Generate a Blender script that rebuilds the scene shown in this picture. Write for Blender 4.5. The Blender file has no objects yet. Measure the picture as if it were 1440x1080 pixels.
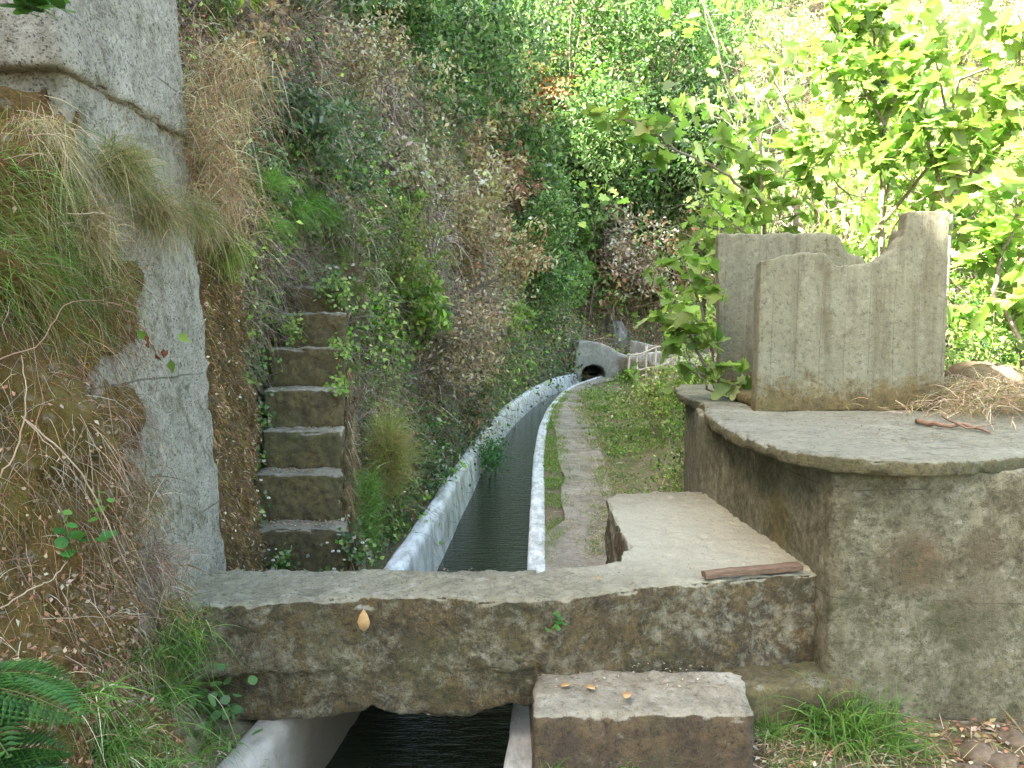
import bpy, bmesh, math, random
import numpy as np
from mathutils import Vector
rng = np.random.default_rng(7)
random.seed(7)
R = math.radians
scn = bpy.context.scene
COL = scn.collection

# ------------------------------------------------------------------ camera
F = 1100.0; YH = 455.0
PITCH = math.atan((540 - YH) / F)
cam_d = bpy.data.cameras.new('camera'); cam = bpy.data.objects.new('camera', cam_d); COL.objects.link(cam)
cam_d.sensor_width = 36; cam_d.lens = F / 1440 * 36; cam_d.clip_start = 0.05; cam_d.clip_end = 500
cam.rotation_euler = (R(90) - PITCH, 0, 0)
scn.camera = cam
_Fv = np.array([0, math.cos(PITCH), -math.sin(PITCH)]); _Uv = np.array([0, math.sin(PITCH), math.cos(PITCH)])
def ray(px, py):
    return _Fv - (py - 540) / F * _Uv + np.array([(px - 720) / F, 0, 0])
def at(px, py, D):                 # point at forward distance D
    d = ray(px, py); return d * (D / d[1])
def onz(px, py, z):                # point at height z
    d = ray(px, py); return d * (z / d[2])
def proj(P):
    f = P @ _Fv; u = P @ _Uv
    return 720 + F * P[:, 0] / f, 540 - F * u / f

# ------------------------------------------------------------------ noise
def _h(i, j, k):
    n = (i * 374761393 + j * 668265263 + k * 2147483647 * 3 + 1274126177) & 0xffffffff
    n = ((n ^ (n >> 13)) * 1103515245) & 0xffffffff
    n = ((n ^ (n >> 16)) * 2654435769) & 0xffffffff
    return ((n ^ (n >> 15)) & 0xffffff) / float(0xffffff)
def vnoise(p):
    p = np.asarray(p, float); i = np.floor(p).astype(np.int64); f = p - i; f = f * f * (3 - 2 * f)
    i = i & 0xffff
    x, y, z = i.T; fx, fy, fz = f.T
    def L(a, b, t): return a + (b - a) * t
    return L(L(L(_h(x, y, z), _h(x+1, y, z), fx), L(_h(x, y+1, z), _h(x+1, y+1, z), fx), fy),
             L(L(_h(x, y, z+1), _h(x+1, y, z+1), fx), L(_h(x, y+1, z+1), _h(x+1, y+1, z+1), fx), fy), fz)
def fbm(p, s=1.0, o=3, off=0.0):   # -1 .. 1
    p = np.asarray(p, float) / s + off + 100; a = 1; t = 0; r = np.zeros(len(p))
    for k in range(o):
        r += a * (vnoise(p) * 2 - 1); t += a; a *= .5; p = p * 2.03 + 17.1
    return r / t

# ------------------------------------------------------------------ objects
def setp(o, label=None, cat=None, group=None, kind=None):
    if label: o['label'] = label
    if cat: o['category'] = cat
    if group: o['group'] = group
    if kind: o['kind'] = kind
    return o
def empty(name, loc, label, cat, group=None):
    o = bpy.data.objects.new(name, None); COL.objects.link(o); o.location = [float(v) for v in loc]
    o.empty_display_size = .1
    return setp(o, label, cat, group)
def wloc(o):
    v = Vector((0, 0, 0))
    while o: v = v + Vector(o.location); o = o.parent
    return v
def mk_mesh(name, V, Fs, cols=None, smooth=False):
    me = bpy.data.meshes.new(name)
    V = np.asarray(V, np.float32)
    if isinstance(Fs, np.ndarray):
        n, k = Fs.shape
        me.vertices.add(len(V)); me.vertices.foreach_set('co', V.ravel())
        me.loops.add(n * k); me.loops.foreach_set('vertex_index', Fs.astype(np.int32).ravel())
        me.polygons.add(n); me.polygons.foreach_set('loop_start', np.arange(n, dtype=np.int32) * k)
        me.polygons.foreach_set('loop_total', np.full(n, k, np.int32))
        me.update(calc_edges=True); me.validate()
    else:
        me.from_pydata([tuple(map(float, v)) for v in V], [], [tuple(map(int, f)) for f in Fs]); me.update()
    if cols is not None:
        a = me.color_attributes.new('tint', 'FLOAT_COLOR', 'POINT')
        c = np.ones((len(V), 4), np.float32); c[:, :3] = cols; a.data.foreach_set('color', c.ravel())
    if smooth: me.polygons.foreach_set('use_smooth', np.ones(len(me.polygons), bool))
    return me
def put(name, V, Fs, mat, parent=None, base=None, cols=None, smooth=False):
    """links world-space geometry as one object; base = its origin in the world"""
    V = np.asarray(V, float)
    if parent is not None:
        w = np.array(wloc(parent)); b = np.array(base) if base is not None else w
        loc = b - w; V = V - b
    else:
        b = np.array(base if base is not None else (0, 0, 0), float); loc = b; V = V - b
    o = bpy.data.objects.new(name, mk_mesh(name, V, Fs, cols, smooth)); COL.objects.link(o)
    o.location = [float(v) for v in loc]; o.data.materials.append(mat)
    if parent is not None: o.parent = parent
    return o
def dup(o, loc=None, rz=None, sc=None, label=None):
    c = o.copy(); COL.objects.link(c)
    for ch in o.children:
        d = ch.copy(); COL.objects.link(d); d.parent = c
    if loc is not None: c.location = [float(v) for v in loc]
    if rz is not None: c.rotation_euler.z = rz
    if sc is not None: c.scale = (sc,) * 3 if not hasattr(sc, '__len__') else sc
    if label: c['label'] = label
    return c

# ------------------------------------------------------------------ solids
def prism(poly, vec):
    """poly: list of 3D points, vec: extrusion"""
    P = [np.asarray(p, float) for p in poly]; n = len(P); v = np.asarray(vec, float)
    V = P + [p + v for p in P]
    Fs = [list(range(n))[::-1], list(range(n, 2 * n))] + [[i, (i + 1) % n, n + (i + 1) % n, n + i] for i in range(n)]
    return V, Fs
def flat(poly2, z0, z1): return prism([(x, y, z0) for x, y in poly2], (0, 0, z1 - z0))
def join(parts):
    V = []; Fs = []
    for v, f in parts:
        k = len(V); V += [np.asarray(p, float) for p in v]; Fs += [[i + k for i in q] for q in f]
    return V, Fs
def remesh(parts, vox):
    """voxel-fine version of the union of closed solids, as arrays (V, F, N)"""
    V, Fs = join(parts); me = bpy.data.meshes.new('tmp')
    bm = bmesh.new(); vs = [bm.verts.new(tuple(v)) for v in V]
    for f in Fs: bm.faces.new([vs[i] for i in f])
    bmesh.ops.recalc_face_normals(bm, faces=bm.faces); bmesh.ops.triangulate(bm, faces=bm.faces); bm.to_mesh(me); bm.free()
    o = bpy.data.objects.new('tmp', me); COL.objects.link(o)
    m = o.modifiers.new('r', 'REMESH'); m.mode = 'VOXEL'; m.voxel_size = vox; m.adaptivity = 0
    dg = bpy.context.evaluated_depsgraph_get(); dg.update()
    m2 = bpy.data.meshes.new_from_object(o.evaluated_get(dg))
    n = len(m2.vertices); co = np.zeros(n * 3, np.float32); m2.vertices.foreach_get('co', co)
    no = np.zeros(n * 3, np.float32); m2.vertices.foreach_get('normal', no)
    nf = len(m2.polygons); fi = np.zeros(nf * 4, np.int32); m2.loops.foreach_get('vertex_index', fi)
    bpy.data.objects.remove(o); bpy.data.meshes.remove(me); bpy.data.meshes.remove(m2)
    return co.reshape(-1, 3).astype(float), fi.reshape(-1, 4), no.reshape(-1, 3).astype(float)
def rough(parts, vox=.02, amp=.012, chip=.03, seed=0, sc=.25, peb=1):
    V, Q, N = remesh(parts, vox)
    # how convex each vertex is: distance to the mean of its neighbours along the normal
    S = np.zeros_like(V); C = np.zeros(len(V))
    for a, b in ((0, 1), (1, 2), (2, 3), (3, 0)):
        np.add.at(S, Q[:, a], V[Q[:, b]]); np.add.at(S, Q[:, b], V[Q[:, a]])
        np.add.at(C, Q[:, a], 1); np.add.at(C, Q[:, b], 1)
    edge = np.clip(((V - S / C[:, None]) * N).sum(1) / vox * 4, 0, 1)
    for _ in range(2):
        E = np.zeros(len(V))
        for a, b in ((0, 1), (1, 2), (2, 3), (3, 0)):
            np.add.at(E, Q[:, a], edge[Q[:, b]]); np.add.at(E, Q[:, b], edge[Q[:, a]])
        edge = np.maximum(edge * .8, E / C)
    d = amp * .8 * fbm(V, sc, 3, seed) + amp * .55 * peb * fbm(V, .06, 3, seed + 5) + amp * .45 * fbm(V, .026, 2, seed + 6)
    d -= chip * edge * np.clip(fbm(V, .10, 3, seed + 9) * 2.0 + .25, 0, 1)
    W = np.stack([fbm(V, sc, 2, seed + 20 + k) for k in range(3)], 1) * amp
    return V + N * d[:, None] + W * .6, Q
def tube(pts, rad, n=6, cap=True):
    pts = [np.asarray(p, float) for p in pts]; m = len(pts)
    rad = [rad] * m if not hasattr(rad, '__len__') else rad
    V = []; Fs = []
    ref = np.array([0, 0, 1.0])
    for i, p in enumerate(pts):
        t = pts[min(i + 1, m - 1)] - pts[max(i - 1, 0)]; t = t / (np.linalg.norm(t) + 1e-9)
        if abs(t @ ref) > .95: ref = np.array([1.0, .1, 0])
        a = np.cross(t, ref); a /= np.linalg.norm(a) + 1e-9; b = np.cross(t, a); ref = np.cross(a, t) if False else ref
        for k in range(n):
            q = 2 * math.pi * k / n; V.append(p + rad[i] * (math.cos(q) * a + math.sin(q) * b))
    for i in range(m - 1):
        for k in range(n):
            Fs.append([i * n + k, i * n + (k + 1) % n, (i + 1) * n + (k + 1) % n, (i + 1) * n + k])
    if cap: Fs += [list(range(n))[::-1], list(range((m - 1) * n, m * n))]
    return V, Fs
def smooth_line(pts, n=6, jit=0.0):
    """Catmull-Rom through the points"""
    P = [np.asarray(p, float) for p in pts]; P = [2 * P[0] - P[1]] + P + [2 * P[-1] - P[-2]]; out = []
    for i in range(1, len(P) - 2):
        for k in range(n):
            t = k / n; a, b, c, d = P[i - 1:i + 3]
            out.append(.5 * ((2 * b) + (c - a) * t + (2 * a - 5 * b + 4 * c - d) * t * t + (3 * b - a - 3 * c + d) * t ** 3))
    out.append(P[-2])
    if jit: out = [o + rng.normal(0, jit, 3) * (0 < i < len(out) - 1) for i, o in enumerate(out)]
    return out

# ------------------------------------------------------------------ materials
class NT:
    def __init__(s, name):
        s.m = bpy.data.materials.new(name); s.m.use_nodes = True; s.t = s.m.node_tree; s.t.nodes.clear()
        s.out = s.n('ShaderNodeOutputMaterial')
    def n(s, ty, **k):
        x = s.t.nodes.new(ty)
        for a, b in k.items(): setattr(x, a, b)
        return x
    def l(s, a, b): s.t.links.new(a, b)
    def val(s, inp, v):
        if hasattr(v, 'is_linked') or isinstance(v, bpy.types.NodeSocket): s.l(v, inp)
        else: inp.default_value = v
    def math(s, op, a, b=0.0, clamp=False):
        x = s.n('ShaderNodeMath', operation=op, use_clamp=clamp); s.val(x.inputs[0], a); s.val(x.inputs[1], b); return x.outputs[0]
    def noise(s, co, scale, detail=4, rough=.6, dist=0, dim='3D'):
        x = s.n('ShaderNodeTexNoise'); s.l(co, x.inputs['Vector']); x.inputs['Scale'].default_value = scale
        x.inputs['Detail'].default_value = detail; x.inputs['Roughness'].default_value = rough; x.inputs['Distortion'].default_value = dist
        return x.outputs['Fac']
    def ramp(s, f, lo, hi):
        x = s.n('ShaderNodeMapRange'); s.val(x.inputs['Value'], f); x.inputs['From Min'].default_value = lo; x.inputs['From Max'].default_value = hi
        return x.outputs['Result']
    def mix(s, f, a, b, mode='MIX'):
        x = s.n('ShaderNodeMix', data_type='RGBA', blend_type=mode); s.val(x.inputs[0], f)
        for i, v in ((6, a), (7, b)):
            if isinstance(v, tuple): x.inputs[i].default_value = (*v, 1)
            else: s.l(v, x.inputs[i])
        return x.outputs[2]
    def mapped(s, co, scale):
        x = s.n('ShaderNodeMapping'); s.l(co, x.inputs[0]); x.inputs['Scale'].default_value = scale; return x.outputs[0]

def concrete(name, light=(.42, .40, .31), dark=(.22, .20, .14), moss=(.085, .062, .022), moss2=(.15, .11, .03),
             side=.6, top=.1, streak=.4, boards=0, speck=.5, pale=(.55, .54, .47), bump=.5, rough=.9, pits=0, blot=.35, spots=(), joint=0, seed=0.0, tide=None, white=0):
    """weathered concrete: sandy grain, pores, moss patches, run-off streaks, board marks"""
    s = NT(name); tc = s.n('ShaderNodeNewGeometry'); co0 = tc.outputs['Position']
    ofs = s.n('ShaderNodeVectorMath', operation='ADD'); s.l(co0, ofs.inputs[0]); ofs.inputs[1].default_value = (seed, seed * .7, seed * .3); co = ofs.outputs[0]
    nz = s.n('ShaderNodeSeparateXYZ'); s.l(tc.outputs['Normal'], nz.inputs[0]); up = s.ramp(nz.outputs['Z'], .35, .8)
    big = s.noise(co, 2.2, 5, .62); mid = s.noise(co, 9, 6, .7, .4); fine = s.noise(co, 60, 4, .75); grit = s.noise(co, 240, 2, .8)
    base = s.mix(s.ramp(mid, .3, .7), dark, light)
    base = s.mix(s.math('MULTIPLY', s.ramp(big, .5, .75), .7), base, pale)
    base = s.mix(s.math('MULTIPLY', s.ramp(fine, .48, .72), .35), base, (light[0] * .45, light[1] * .42, light[2] * .38))
    base = s.mix(s.math('MULTIPLY', s.ramp(grit, .5, .8), .45), base, pale)
    # pores and aggregate
    vo = s.n('ShaderNodeTexVoronoi'); s.l(co, vo.inputs['Vector']); vo.inputs['Scale'].default_value = 55
    vo.inputs['Randomness'].default_value = 1
    pore = s.math('MULTIPLY', s.ramp(vo.outputs['Distance'], .24, .1), s.ramp(s.noise(co, 14, 3), .44, .6))
    base = s.mix(s.math('MULTIPLY', pore, speck), base, (.04, .035, .025))
    vb = s.n('ShaderNodeTexVoronoi'); s.l(co, vb.inputs['Vector']); vb.inputs['Scale'].default_value = 24
    pb = s.math('MULTIPLY', s.ramp(vb.outputs['Distance'], .2, .1), s.ramp(s.noise(co, 6, 3), .52, .62)); base = s.mix(s.math('MULTIPLY', pb, speck), base, (.035, .03, .02))
    pore = s.math('MAXIMUM', pore, pb)
    vs = s.n('ShaderNodeTexVoronoi'); s.l(co, vs.inputs['Vector']); vs.inputs['Scale'].default_value = 38
    sep = s.n('ShaderNodeSeparateColor'); s.l(vs.outputs['Color'], sep.inputs[0])
    base = s.mix(s.math('MULTIPLY', s.ramp(sep.outputs[0], .75, 1), .3 * speck), base, (.5, .48, .42))
    # streaks on faces
    st = s.noise(s.mapped(co, (7, 7, .55)), 1.6, 5, .65)
    base = s.mix(s.math('MULTIPLY', s.math('MULTIPLY', s.ramp(st, .5, .72), streak), s.math('SUBTRACT', 1, up)), base, (.09, .075, .04))
    st2 = s.noise(s.mapped(co, (5, 5, .5)), 2.7, 3, .6)
    base = s.mix(s.math('MULTIPLY', s.ramp(st2, .58, .75), .35 * streak), base, pale)
    h = s.math('ADD', s.math('MULTIPLY', fine, .5), s.math('MULTIPLY', mid, .6))
    h = s.math('SUBTRACT', h, s.math('MULTIPLY', pore, .5))
    if boards:
        sx = s.n('ShaderNodeSeparateXYZ'); s.l(co, sx.inputs[0])
        t = s.math('DIVIDE', s.math('ADD', sx.outputs['X'], s.math('MULTIPLY', s.noise(s.mapped(co, (1, 1, 1)), 1.5, 2), .03)), boards)
        fr = s.math('FRACT', t); fl = s.math('FLOOR', t)
        wn = s.n('ShaderNodeTexWhiteNoise', noise_dimensions='1D'); s.l(fl, wn.inputs['W'])
        base = s.mix(s.math('MULTIPLY', wn.outputs['Value'], .35), base, (light[0] * .55, light[1] * .55, light[2] * .5))
        ln = s.math('LESS_THAN', fr, .035)
        ln = s.math('MULTIPLY', ln, s.ramp(s.noise(co, 3, 2), .4, .52))
        base = s.mix(s.math('MULTIPLY', ln, .4), base, (.05, .045, .03)); h = s.math('SUBTRACT', h, s.math('MULTIPLY', ln, .6))
        h = s.math('ADD', h, s.math('MULTIPLY', wn.outputs['Value'], .15))
    if joint:
        sx = s.n('ShaderNodeSeparateXYZ'); s.l(co, sx.inputs[0])
        t = s.math('DIVIDE', s.math('ADD', sx.outputs['Z'], s.math('MULTIPLY', s.noise(co, 2, 3), .05)), joint)
        ln = s.math('LESS_THAN', s.math('FRACT', t), .012)
        ln = s.math('MULTIPLY', ln, s.ramp(s.noise(co, 2.3, 2), .42, .55))
        base = s.mix(s.math('MULTIPLY', ln, .7), base, (.04, .035, .025)); h = s.math('SUBTRACT', h, s.math('MULTIPLY', ln, .5))
    # moss
    mm = s.math('ADD', s.math('MULTIPLY', s.noise(co, 3.1, 8, .8, .6), .55), s.math('MULTIPLY', s.noise(co, 19, 6, .8, .5), .45))
    amt = s.math('ADD', s.math('MULTIPLY', up, top - side), side)
    if tide:
        sx2 = s.n('ShaderNodeSeparateXYZ'); s.l(co0, sx2.inputs[0])
        amt = s.math('ADD', amt, s.math('MULTIPLY', s.ramp(sx2.outputs['Z'], tide[1], tide[0]), tide[2]))
    mk = s.ramp(s.math('ADD', mm, s.math('MULTIPLY', amt, .36)), .62, .74)
    crumb = s.noise(co, 34, 6, .85, .3)
    mc = s.mix(s.ramp(s.noise(co, 7, 8, .85, .6), .42, .60), moss, moss2)
    mc = s.mix(s.math('MULTIPLY', s.ramp(crumb, .50, .40), .75), mc, (moss[0] * .35, moss[1] * .33, moss[2] * .3))
    mc = s.mix(s.math('MULTIPLY', s.ramp(crumb, .58, .68), .5), mc, (moss2[0] * 1.5, moss2[1] * 1.5, moss2[2] * 1.7))
    base = s.mix(s.math('MULTIPLY', s.ramp(crumb, .47, .38), .7), base, (dark[0] * .4, dark[1] * .38, dark[2] * .35))
    base = s.mix(s.math('MULTIPLY', s.ramp(crumb, .60, .72), .3), base, pale)
    h = s.math('ADD', h, s.math('MULTIPLY', crumb, .9))
    mc = s.mix(s.math('MULTIPLY', s.ramp(s.noise(co, 1.7, 2), .5, .65), .5), mc, (.05, .065, .02))
    if white:   # flaked limewash
        wk = s.math('MULTIPLY', s.ramp(s.noise(s.mapped(co, (6, 2, 1.3)), 2.3, 6, .7), .62, .42), white)
        base = s.mix(wk, base, s.mix(s.ramp(s.noise(co, 4, 5), .3, .7), (.61, .63, .62), (.75, .765, .75)))
    if pits:
        vp = s.n('ShaderNodeTexVoronoi'); s.l(co, vp.inputs['Vector']); vp.inputs['Scale'].default_value = 85
        pq = s.math('MULTIPLY', s.ramp(vp.outputs['Distance'], .42, .25), s.ramp(s.noise(co, 30, 3, .7), .45, .6)); base = s.mix(s.math('MULTIPLY', pq, pits), base, (.05, .048, .04)); h = s.math('SUBTRACT', h, s.math('MULTIPLY', pq, .7))
    bl = s.noise(co, 5.5, 8, .78, 1.0); bl2 = s.noise(co, 1.1, 6, .7, .6)
    base = s.mix(s.math('MULTIPLY', s.math('MULTIPLY', s.ramp(bl, .52, .70), s.ramp(bl2, .42, .60)), blot * 1.6), base, (.055, .045, .028))
    base = s.mix(s.math('MULTIPLY', s.ramp(s.noise(co, 8, 8, .8, .8), .56, .68), .5 * blot), base, (.20, .145, .06))
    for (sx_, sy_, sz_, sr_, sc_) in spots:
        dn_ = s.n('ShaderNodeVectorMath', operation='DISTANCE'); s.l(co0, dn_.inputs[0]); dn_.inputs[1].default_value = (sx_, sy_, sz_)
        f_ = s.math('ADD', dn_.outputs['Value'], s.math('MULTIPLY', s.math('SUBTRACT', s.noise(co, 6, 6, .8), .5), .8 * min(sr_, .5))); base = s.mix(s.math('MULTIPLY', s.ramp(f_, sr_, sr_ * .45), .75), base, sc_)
    col = s.mix(s.math('MULTIPLY', mk, .93), base, mc)
    h = s.math('ADD', h, s.math('MULTIPLY', s.math('MULTIPLY', mk, s.noise(co, 110, 4, .8)), .9))
    b = s.n('ShaderNodeBump'); b.inputs['Strength'].default_value = bump; b.inputs['Distance'].default_value = .03; s.l(h, b.inputs['Height'])
    p = s.n('ShaderNodeBsdfPrincipled'); s.l(col, p.inputs['Base Color']); p.inputs['Roughness'].default_value = rough
    p.inputs['Specular IOR Level'].default_value = .5; s.l(b.outputs[0], p.inputs['Normal']); s.l(p.outputs[0], s.out.inputs[0])
    return s.m
def earth(name, a=(.10, .065, .035), b=(.22, .16, .09), c=(.06, .07, .02), stones=.3, camt=.5, cs=(.45, .6)):
    s = NT(name); co = s.n('ShaderNodeNewGeometry').outputs['Position']
    m = s.noise(co, 5, 8, .72, .5); f = s.noise(co, 45, 5, .8)
    col = s.mix(s.ramp(m, .3, .7), a, b)
    col = s.mix(s.math('MULTIPLY', s.ramp(s.noise(co, 1.3, 6, .7), *cs), camt), col, c)
    vo = s.n('ShaderNodeTexVoronoi'); s.l(co, vo.inputs['Vector']); vo.inputs['Scale'].default_value = 22
    sep = s.n('ShaderNodeSeparateColor'); s.l(vo.outputs['Color'], sep.inputs[0])
    k = s.math('MULTIPLY', s.ramp(sep.outputs[0], .6, .9), s.ramp(vo.outputs['Distance'], .5, .3))
    col = s.mix(s.math('MULTIPLY', k, stones), col, (.36, .33, .28))
    col = s.mix(s.math('MULTIPLY', s.ramp(f, .5, .75), .5), col, (.04, .028, .016))
    bp = s.n('ShaderNodeBump'); bp.inputs['Strength'].default_value = .8; bp.inputs['Distance'].default_value = .04
    s.l(s.math('ADD', s.math('ADD', m, s.math('MULTIPLY', f, .4)), s.math('MULTIPLY', k, .3)), bp.inputs['Height'])
    p = s.n('ShaderNodeBsdfPrincipled'); s.l(col, p.inputs['Base Color']); p.inputs['Roughness'].default_value = .95
    p.inputs['Specular IOR Level'].default_value = .15; s.l(bp.outputs[0], p.inputs['Normal']); s.l(p.outputs[0], s.out.inputs[0]); return s.m
def foliage(name, trans=.35, rough=.5, spec=.35, boost=(1.5, 1.75, 1.15)):
    s = NT(name); a = s.n('ShaderNodeVertexColor', layer_name='tint'); co = s.n('ShaderNodeNewGeometry').outputs['Position']
    col = s.mix(s.math('MULTIPLY', s.ramp(s.noise(co, 90, 3), .4, .7), .3), a.outputs[0], s.mix(1.0, a.outputs[0], (.6, .55, .5), 'MULTIPLY'))
    p = s.n('ShaderNodeBsdfPrincipled'); s.l(col, p.inputs['Base Color']); p.inputs['Roughness'].default_value = rough; p.inputs['Specular IOR Level'].default_value = spec
    t = s.n('ShaderNodeBsdfTranslucent'); s.l(s.mix(1.0, col, boost, 'MULTIPLY'), t.inputs['Color'])
    mx = s.n('ShaderNodeMixShader'); mx.inputs[0].default_value = trans; s.l(p.outputs[0], mx.inputs[1]); s.l(t.outputs[0], mx.inputs[2]); s.l(mx.outputs[0], s.out.inputs[0])
    return s.m
def plain(name, a, b, scale=20, rough=.8, bump=.4, stretch=(1, 1, 1), spec=.3):
    s = NT(name); tc = s.n('ShaderNodeTexCoord').outputs['Object']; co = s.mapped(tc, stretch); n = s.noise(co, scale, 6, .7)
    p = s.n('ShaderNodeBsdfPrincipled'); s.l(s.mix(s.ramp(n, .3, .7), a, b), p.inputs['Base Color']); p.inputs['Roughness'].default_value = rough
    p.inputs['Specular IOR Level'].default_value = spec
    bp = s.n('ShaderNodeBump'); bp.inputs['Strength'].default_value = bump; bp.inputs['Distance'].default_value = .01; s.l(n, bp.inputs['Height'])
    s.l(bp.outputs[0], p.inputs['Normal']); s.l(p.outputs[0], s.out.inputs[0]); return s.m

M = {}
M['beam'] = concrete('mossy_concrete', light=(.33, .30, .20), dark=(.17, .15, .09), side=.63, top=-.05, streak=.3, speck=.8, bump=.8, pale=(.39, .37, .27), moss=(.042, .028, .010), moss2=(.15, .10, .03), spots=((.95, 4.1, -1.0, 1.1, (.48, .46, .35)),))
M['rim'] = concrete('mossy_rim_concrete', light=(.27, .265, .19), dark=(.19, .185, .13), side=.75, top=.28, speck=.6, blot=.5, pale=(.36, .355, .28), moss=(.10, .09, .04), moss2=(.17, .14, .055), seed=41, bump=.8)
M['footing'] = concrete('dark_mossy_footing', light=(.16, .15, .10), dark=(.10, .09, .06), side=.9, top=.7, moss=(.06, .05, .02), moss2=(.12, .10, .03), seed=31)
M['landing'] = concrete('pale_landing_concrete', blot=.5, light=(.44, .42, .31), dark=(.33, .31, .22), side=.62, top=-.1, streak=.3, speck=.5, pale=(.52, .50, .40), seed=3)
M['drum'] = concrete('streaked_concrete', light=(.25, .235, .155), dark=(.14, .13, .08), blot=.7, side=.50, top=.2, streak=.8, speck=.8, pale=(.29, .275, .19), joint=.47, seed=7, bump=.6, moss=(.07, .062, .03), moss2=(.105, .095, .05), spots=((1.72, 3.27, -1.02, .17, (.10, .055, .02)), (2.0, 3.25, -.95, .12, (.09, .06, .03)), (1.95, 3.25, -1.25, .22, (.10, .085, .05)), (1.33, 3.9, -1.0, .2, (.2, .15, .05))))
M['tank'] = concrete('board_marked_concrete', light=(.215, .212, .14), dark=(.14, .135, .088), side=.24, top=.3, streak=.9, boards=.155, speck=.4, pale=(.27, .27, .195), blot=.3, seed=5, tide=(-.56, -.28, .62), bump=.4)
M['pillar'] = concrete('porous_grey_concrete', light=(.37, .355, .29), dark=(.23, .22, .17), side=.3, top=.3, streak=.3, speck=1, pits=.8, blot=.25, pale=(.47, .46, .40), joint=.62, seed=11, bump=.8, moss=(.08, .075, .03))
M['stairs'] = concrete('mossy_step_concrete', light=(.22, .20, .14), dark=(.11, .095, .06), side=.92, top=-.25, streak=.4, speck=.6, pale=(.50, .49, .43), seed=13, moss=(.06, .045, .018), moss2=(.12, .095, .03))
M['mosswall'] = concrete('moss_covered_wall', light=(.26, .22, .15), dark=(.14, .11, .06), side=1.3, top=1, moss=(.10, .06, .02), moss2=(.21, .135, .045), seed=17, bump=1)
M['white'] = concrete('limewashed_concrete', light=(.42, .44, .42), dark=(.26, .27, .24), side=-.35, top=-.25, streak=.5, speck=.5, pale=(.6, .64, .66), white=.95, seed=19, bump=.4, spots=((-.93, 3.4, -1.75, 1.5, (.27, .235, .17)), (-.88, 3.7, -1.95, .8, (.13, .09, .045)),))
M['far_concrete'] = concrete('sunned_concrete', light=(.26, .26, .23), dark=(.18, .18, .15), side=.0, top=0, seed=23)
M['step'] = concrete('brown_step_concrete', light=(.30, .27, .19), dark=(.15, .125, .08), side=.80, top=.0, streak=.3, speck=.6, pale=(.46, .44, .37), moss=(.045, .028, .014), moss2=(.11, .07, .03), seed=29)
M['soil'] = earth('hillside_soil', a=(.14, .10, .065), b=(.32, .26, .19), c=(.10, .11, .04))
M['bank'] = earth('bank_soil', a=(.055, .032, .016), b=(.19, .115, .04), c=(.09, .08, .02), camt=.7)
M['ground'] = earth('ground_soil', a=(.11, .085, .055), b=(.24, .195, .13), c=(.07, .10, .02), camt=.6, stones=.5)
M['path'] = earth('trodden_earth', a=(.19, .165, .13), b=(.42, .38, .31), c=(.16, .14, .10), camt=.6, stones=.9)
M['leaf'] = foliage('leaf_green'); M['fig'] = foliage('big_leaf', trans=.5, rough=.45)
M['dry'] = foliage('dry_plant', trans=.2, rough=.8, spec=.1, boost=(1, 1, 1))
M['bark'] = plain('grey_bark', (.12, .09, .06), (.28, .24, .19), 30, .9, .6)
M['wood'] = plain('weathered_board', (.08, .05, .032), (.21, .14, .095), 14, .8, .6, (1, 12, 12))
M['stick'] = plain('dry_stick', (.14, .08, .05), (.32, .22, .15), 18, .8, .6, (2, 8, 8))
M['root'] = plain('pale_root', (.18, .13, .08), (.38, .30, .21), 14, .8, .3)
M['stone'] = plain('brown_stone', (.06, .045, .03), (.20, .155, .105), 12, .85, .8)
M['rock'] = plain('blue_grey_rock', (.07, .07, .08), (.26, .26, .28), 5, .85, 1)
M['rust'] = plain('weathered_rail', (.30, .24, .18), (.62, .55, .46), 20, .7, .3)
M['fallen'] = plain('fallen_leaf', (.32, .18, .07), (.52, .34, .16), 20, .6, .3)
M['petal'] = plain('white_petal', (.75, .75, .72), (.85, .85, .82), 20, .6, .1)
def water_mat():
    s = NT('channel_water'); co = s.n('ShaderNodeNewGeometry').outputs['Position']
    w1 = s.noise(s.mapped(co, (2.2, 9, 1)), 2.4, 4, .6, .5); w2 = s.noise(s.mapped(co, (5, 16, 1)), 4, 3, .6, .3)
    bp = s.n('ShaderNodeBump'); bp.inputs['Strength'].default_value = .4; bp.inputs['Distance'].default_value = .03
    s.l(s.math('ADD', w1, s.math('MULTIPLY', w2, .3)), bp.inputs['Height'])
    p = s.n('ShaderNodeBsdfPrincipled'); p.inputs['Base Color'].default_value = (.016, .022, .012, 1); p.inputs['Roughness'].default_value = .06
    p.inputs['IOR'].default_value = 1.33; p.inputs['Specular IOR Level'].default_value = .5; s.l(bp.outputs[0], p.inputs['Normal']); s.l(p.outputs[0], s.out.inputs[0]); return s.m
M['water'] = water_mat()

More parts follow.
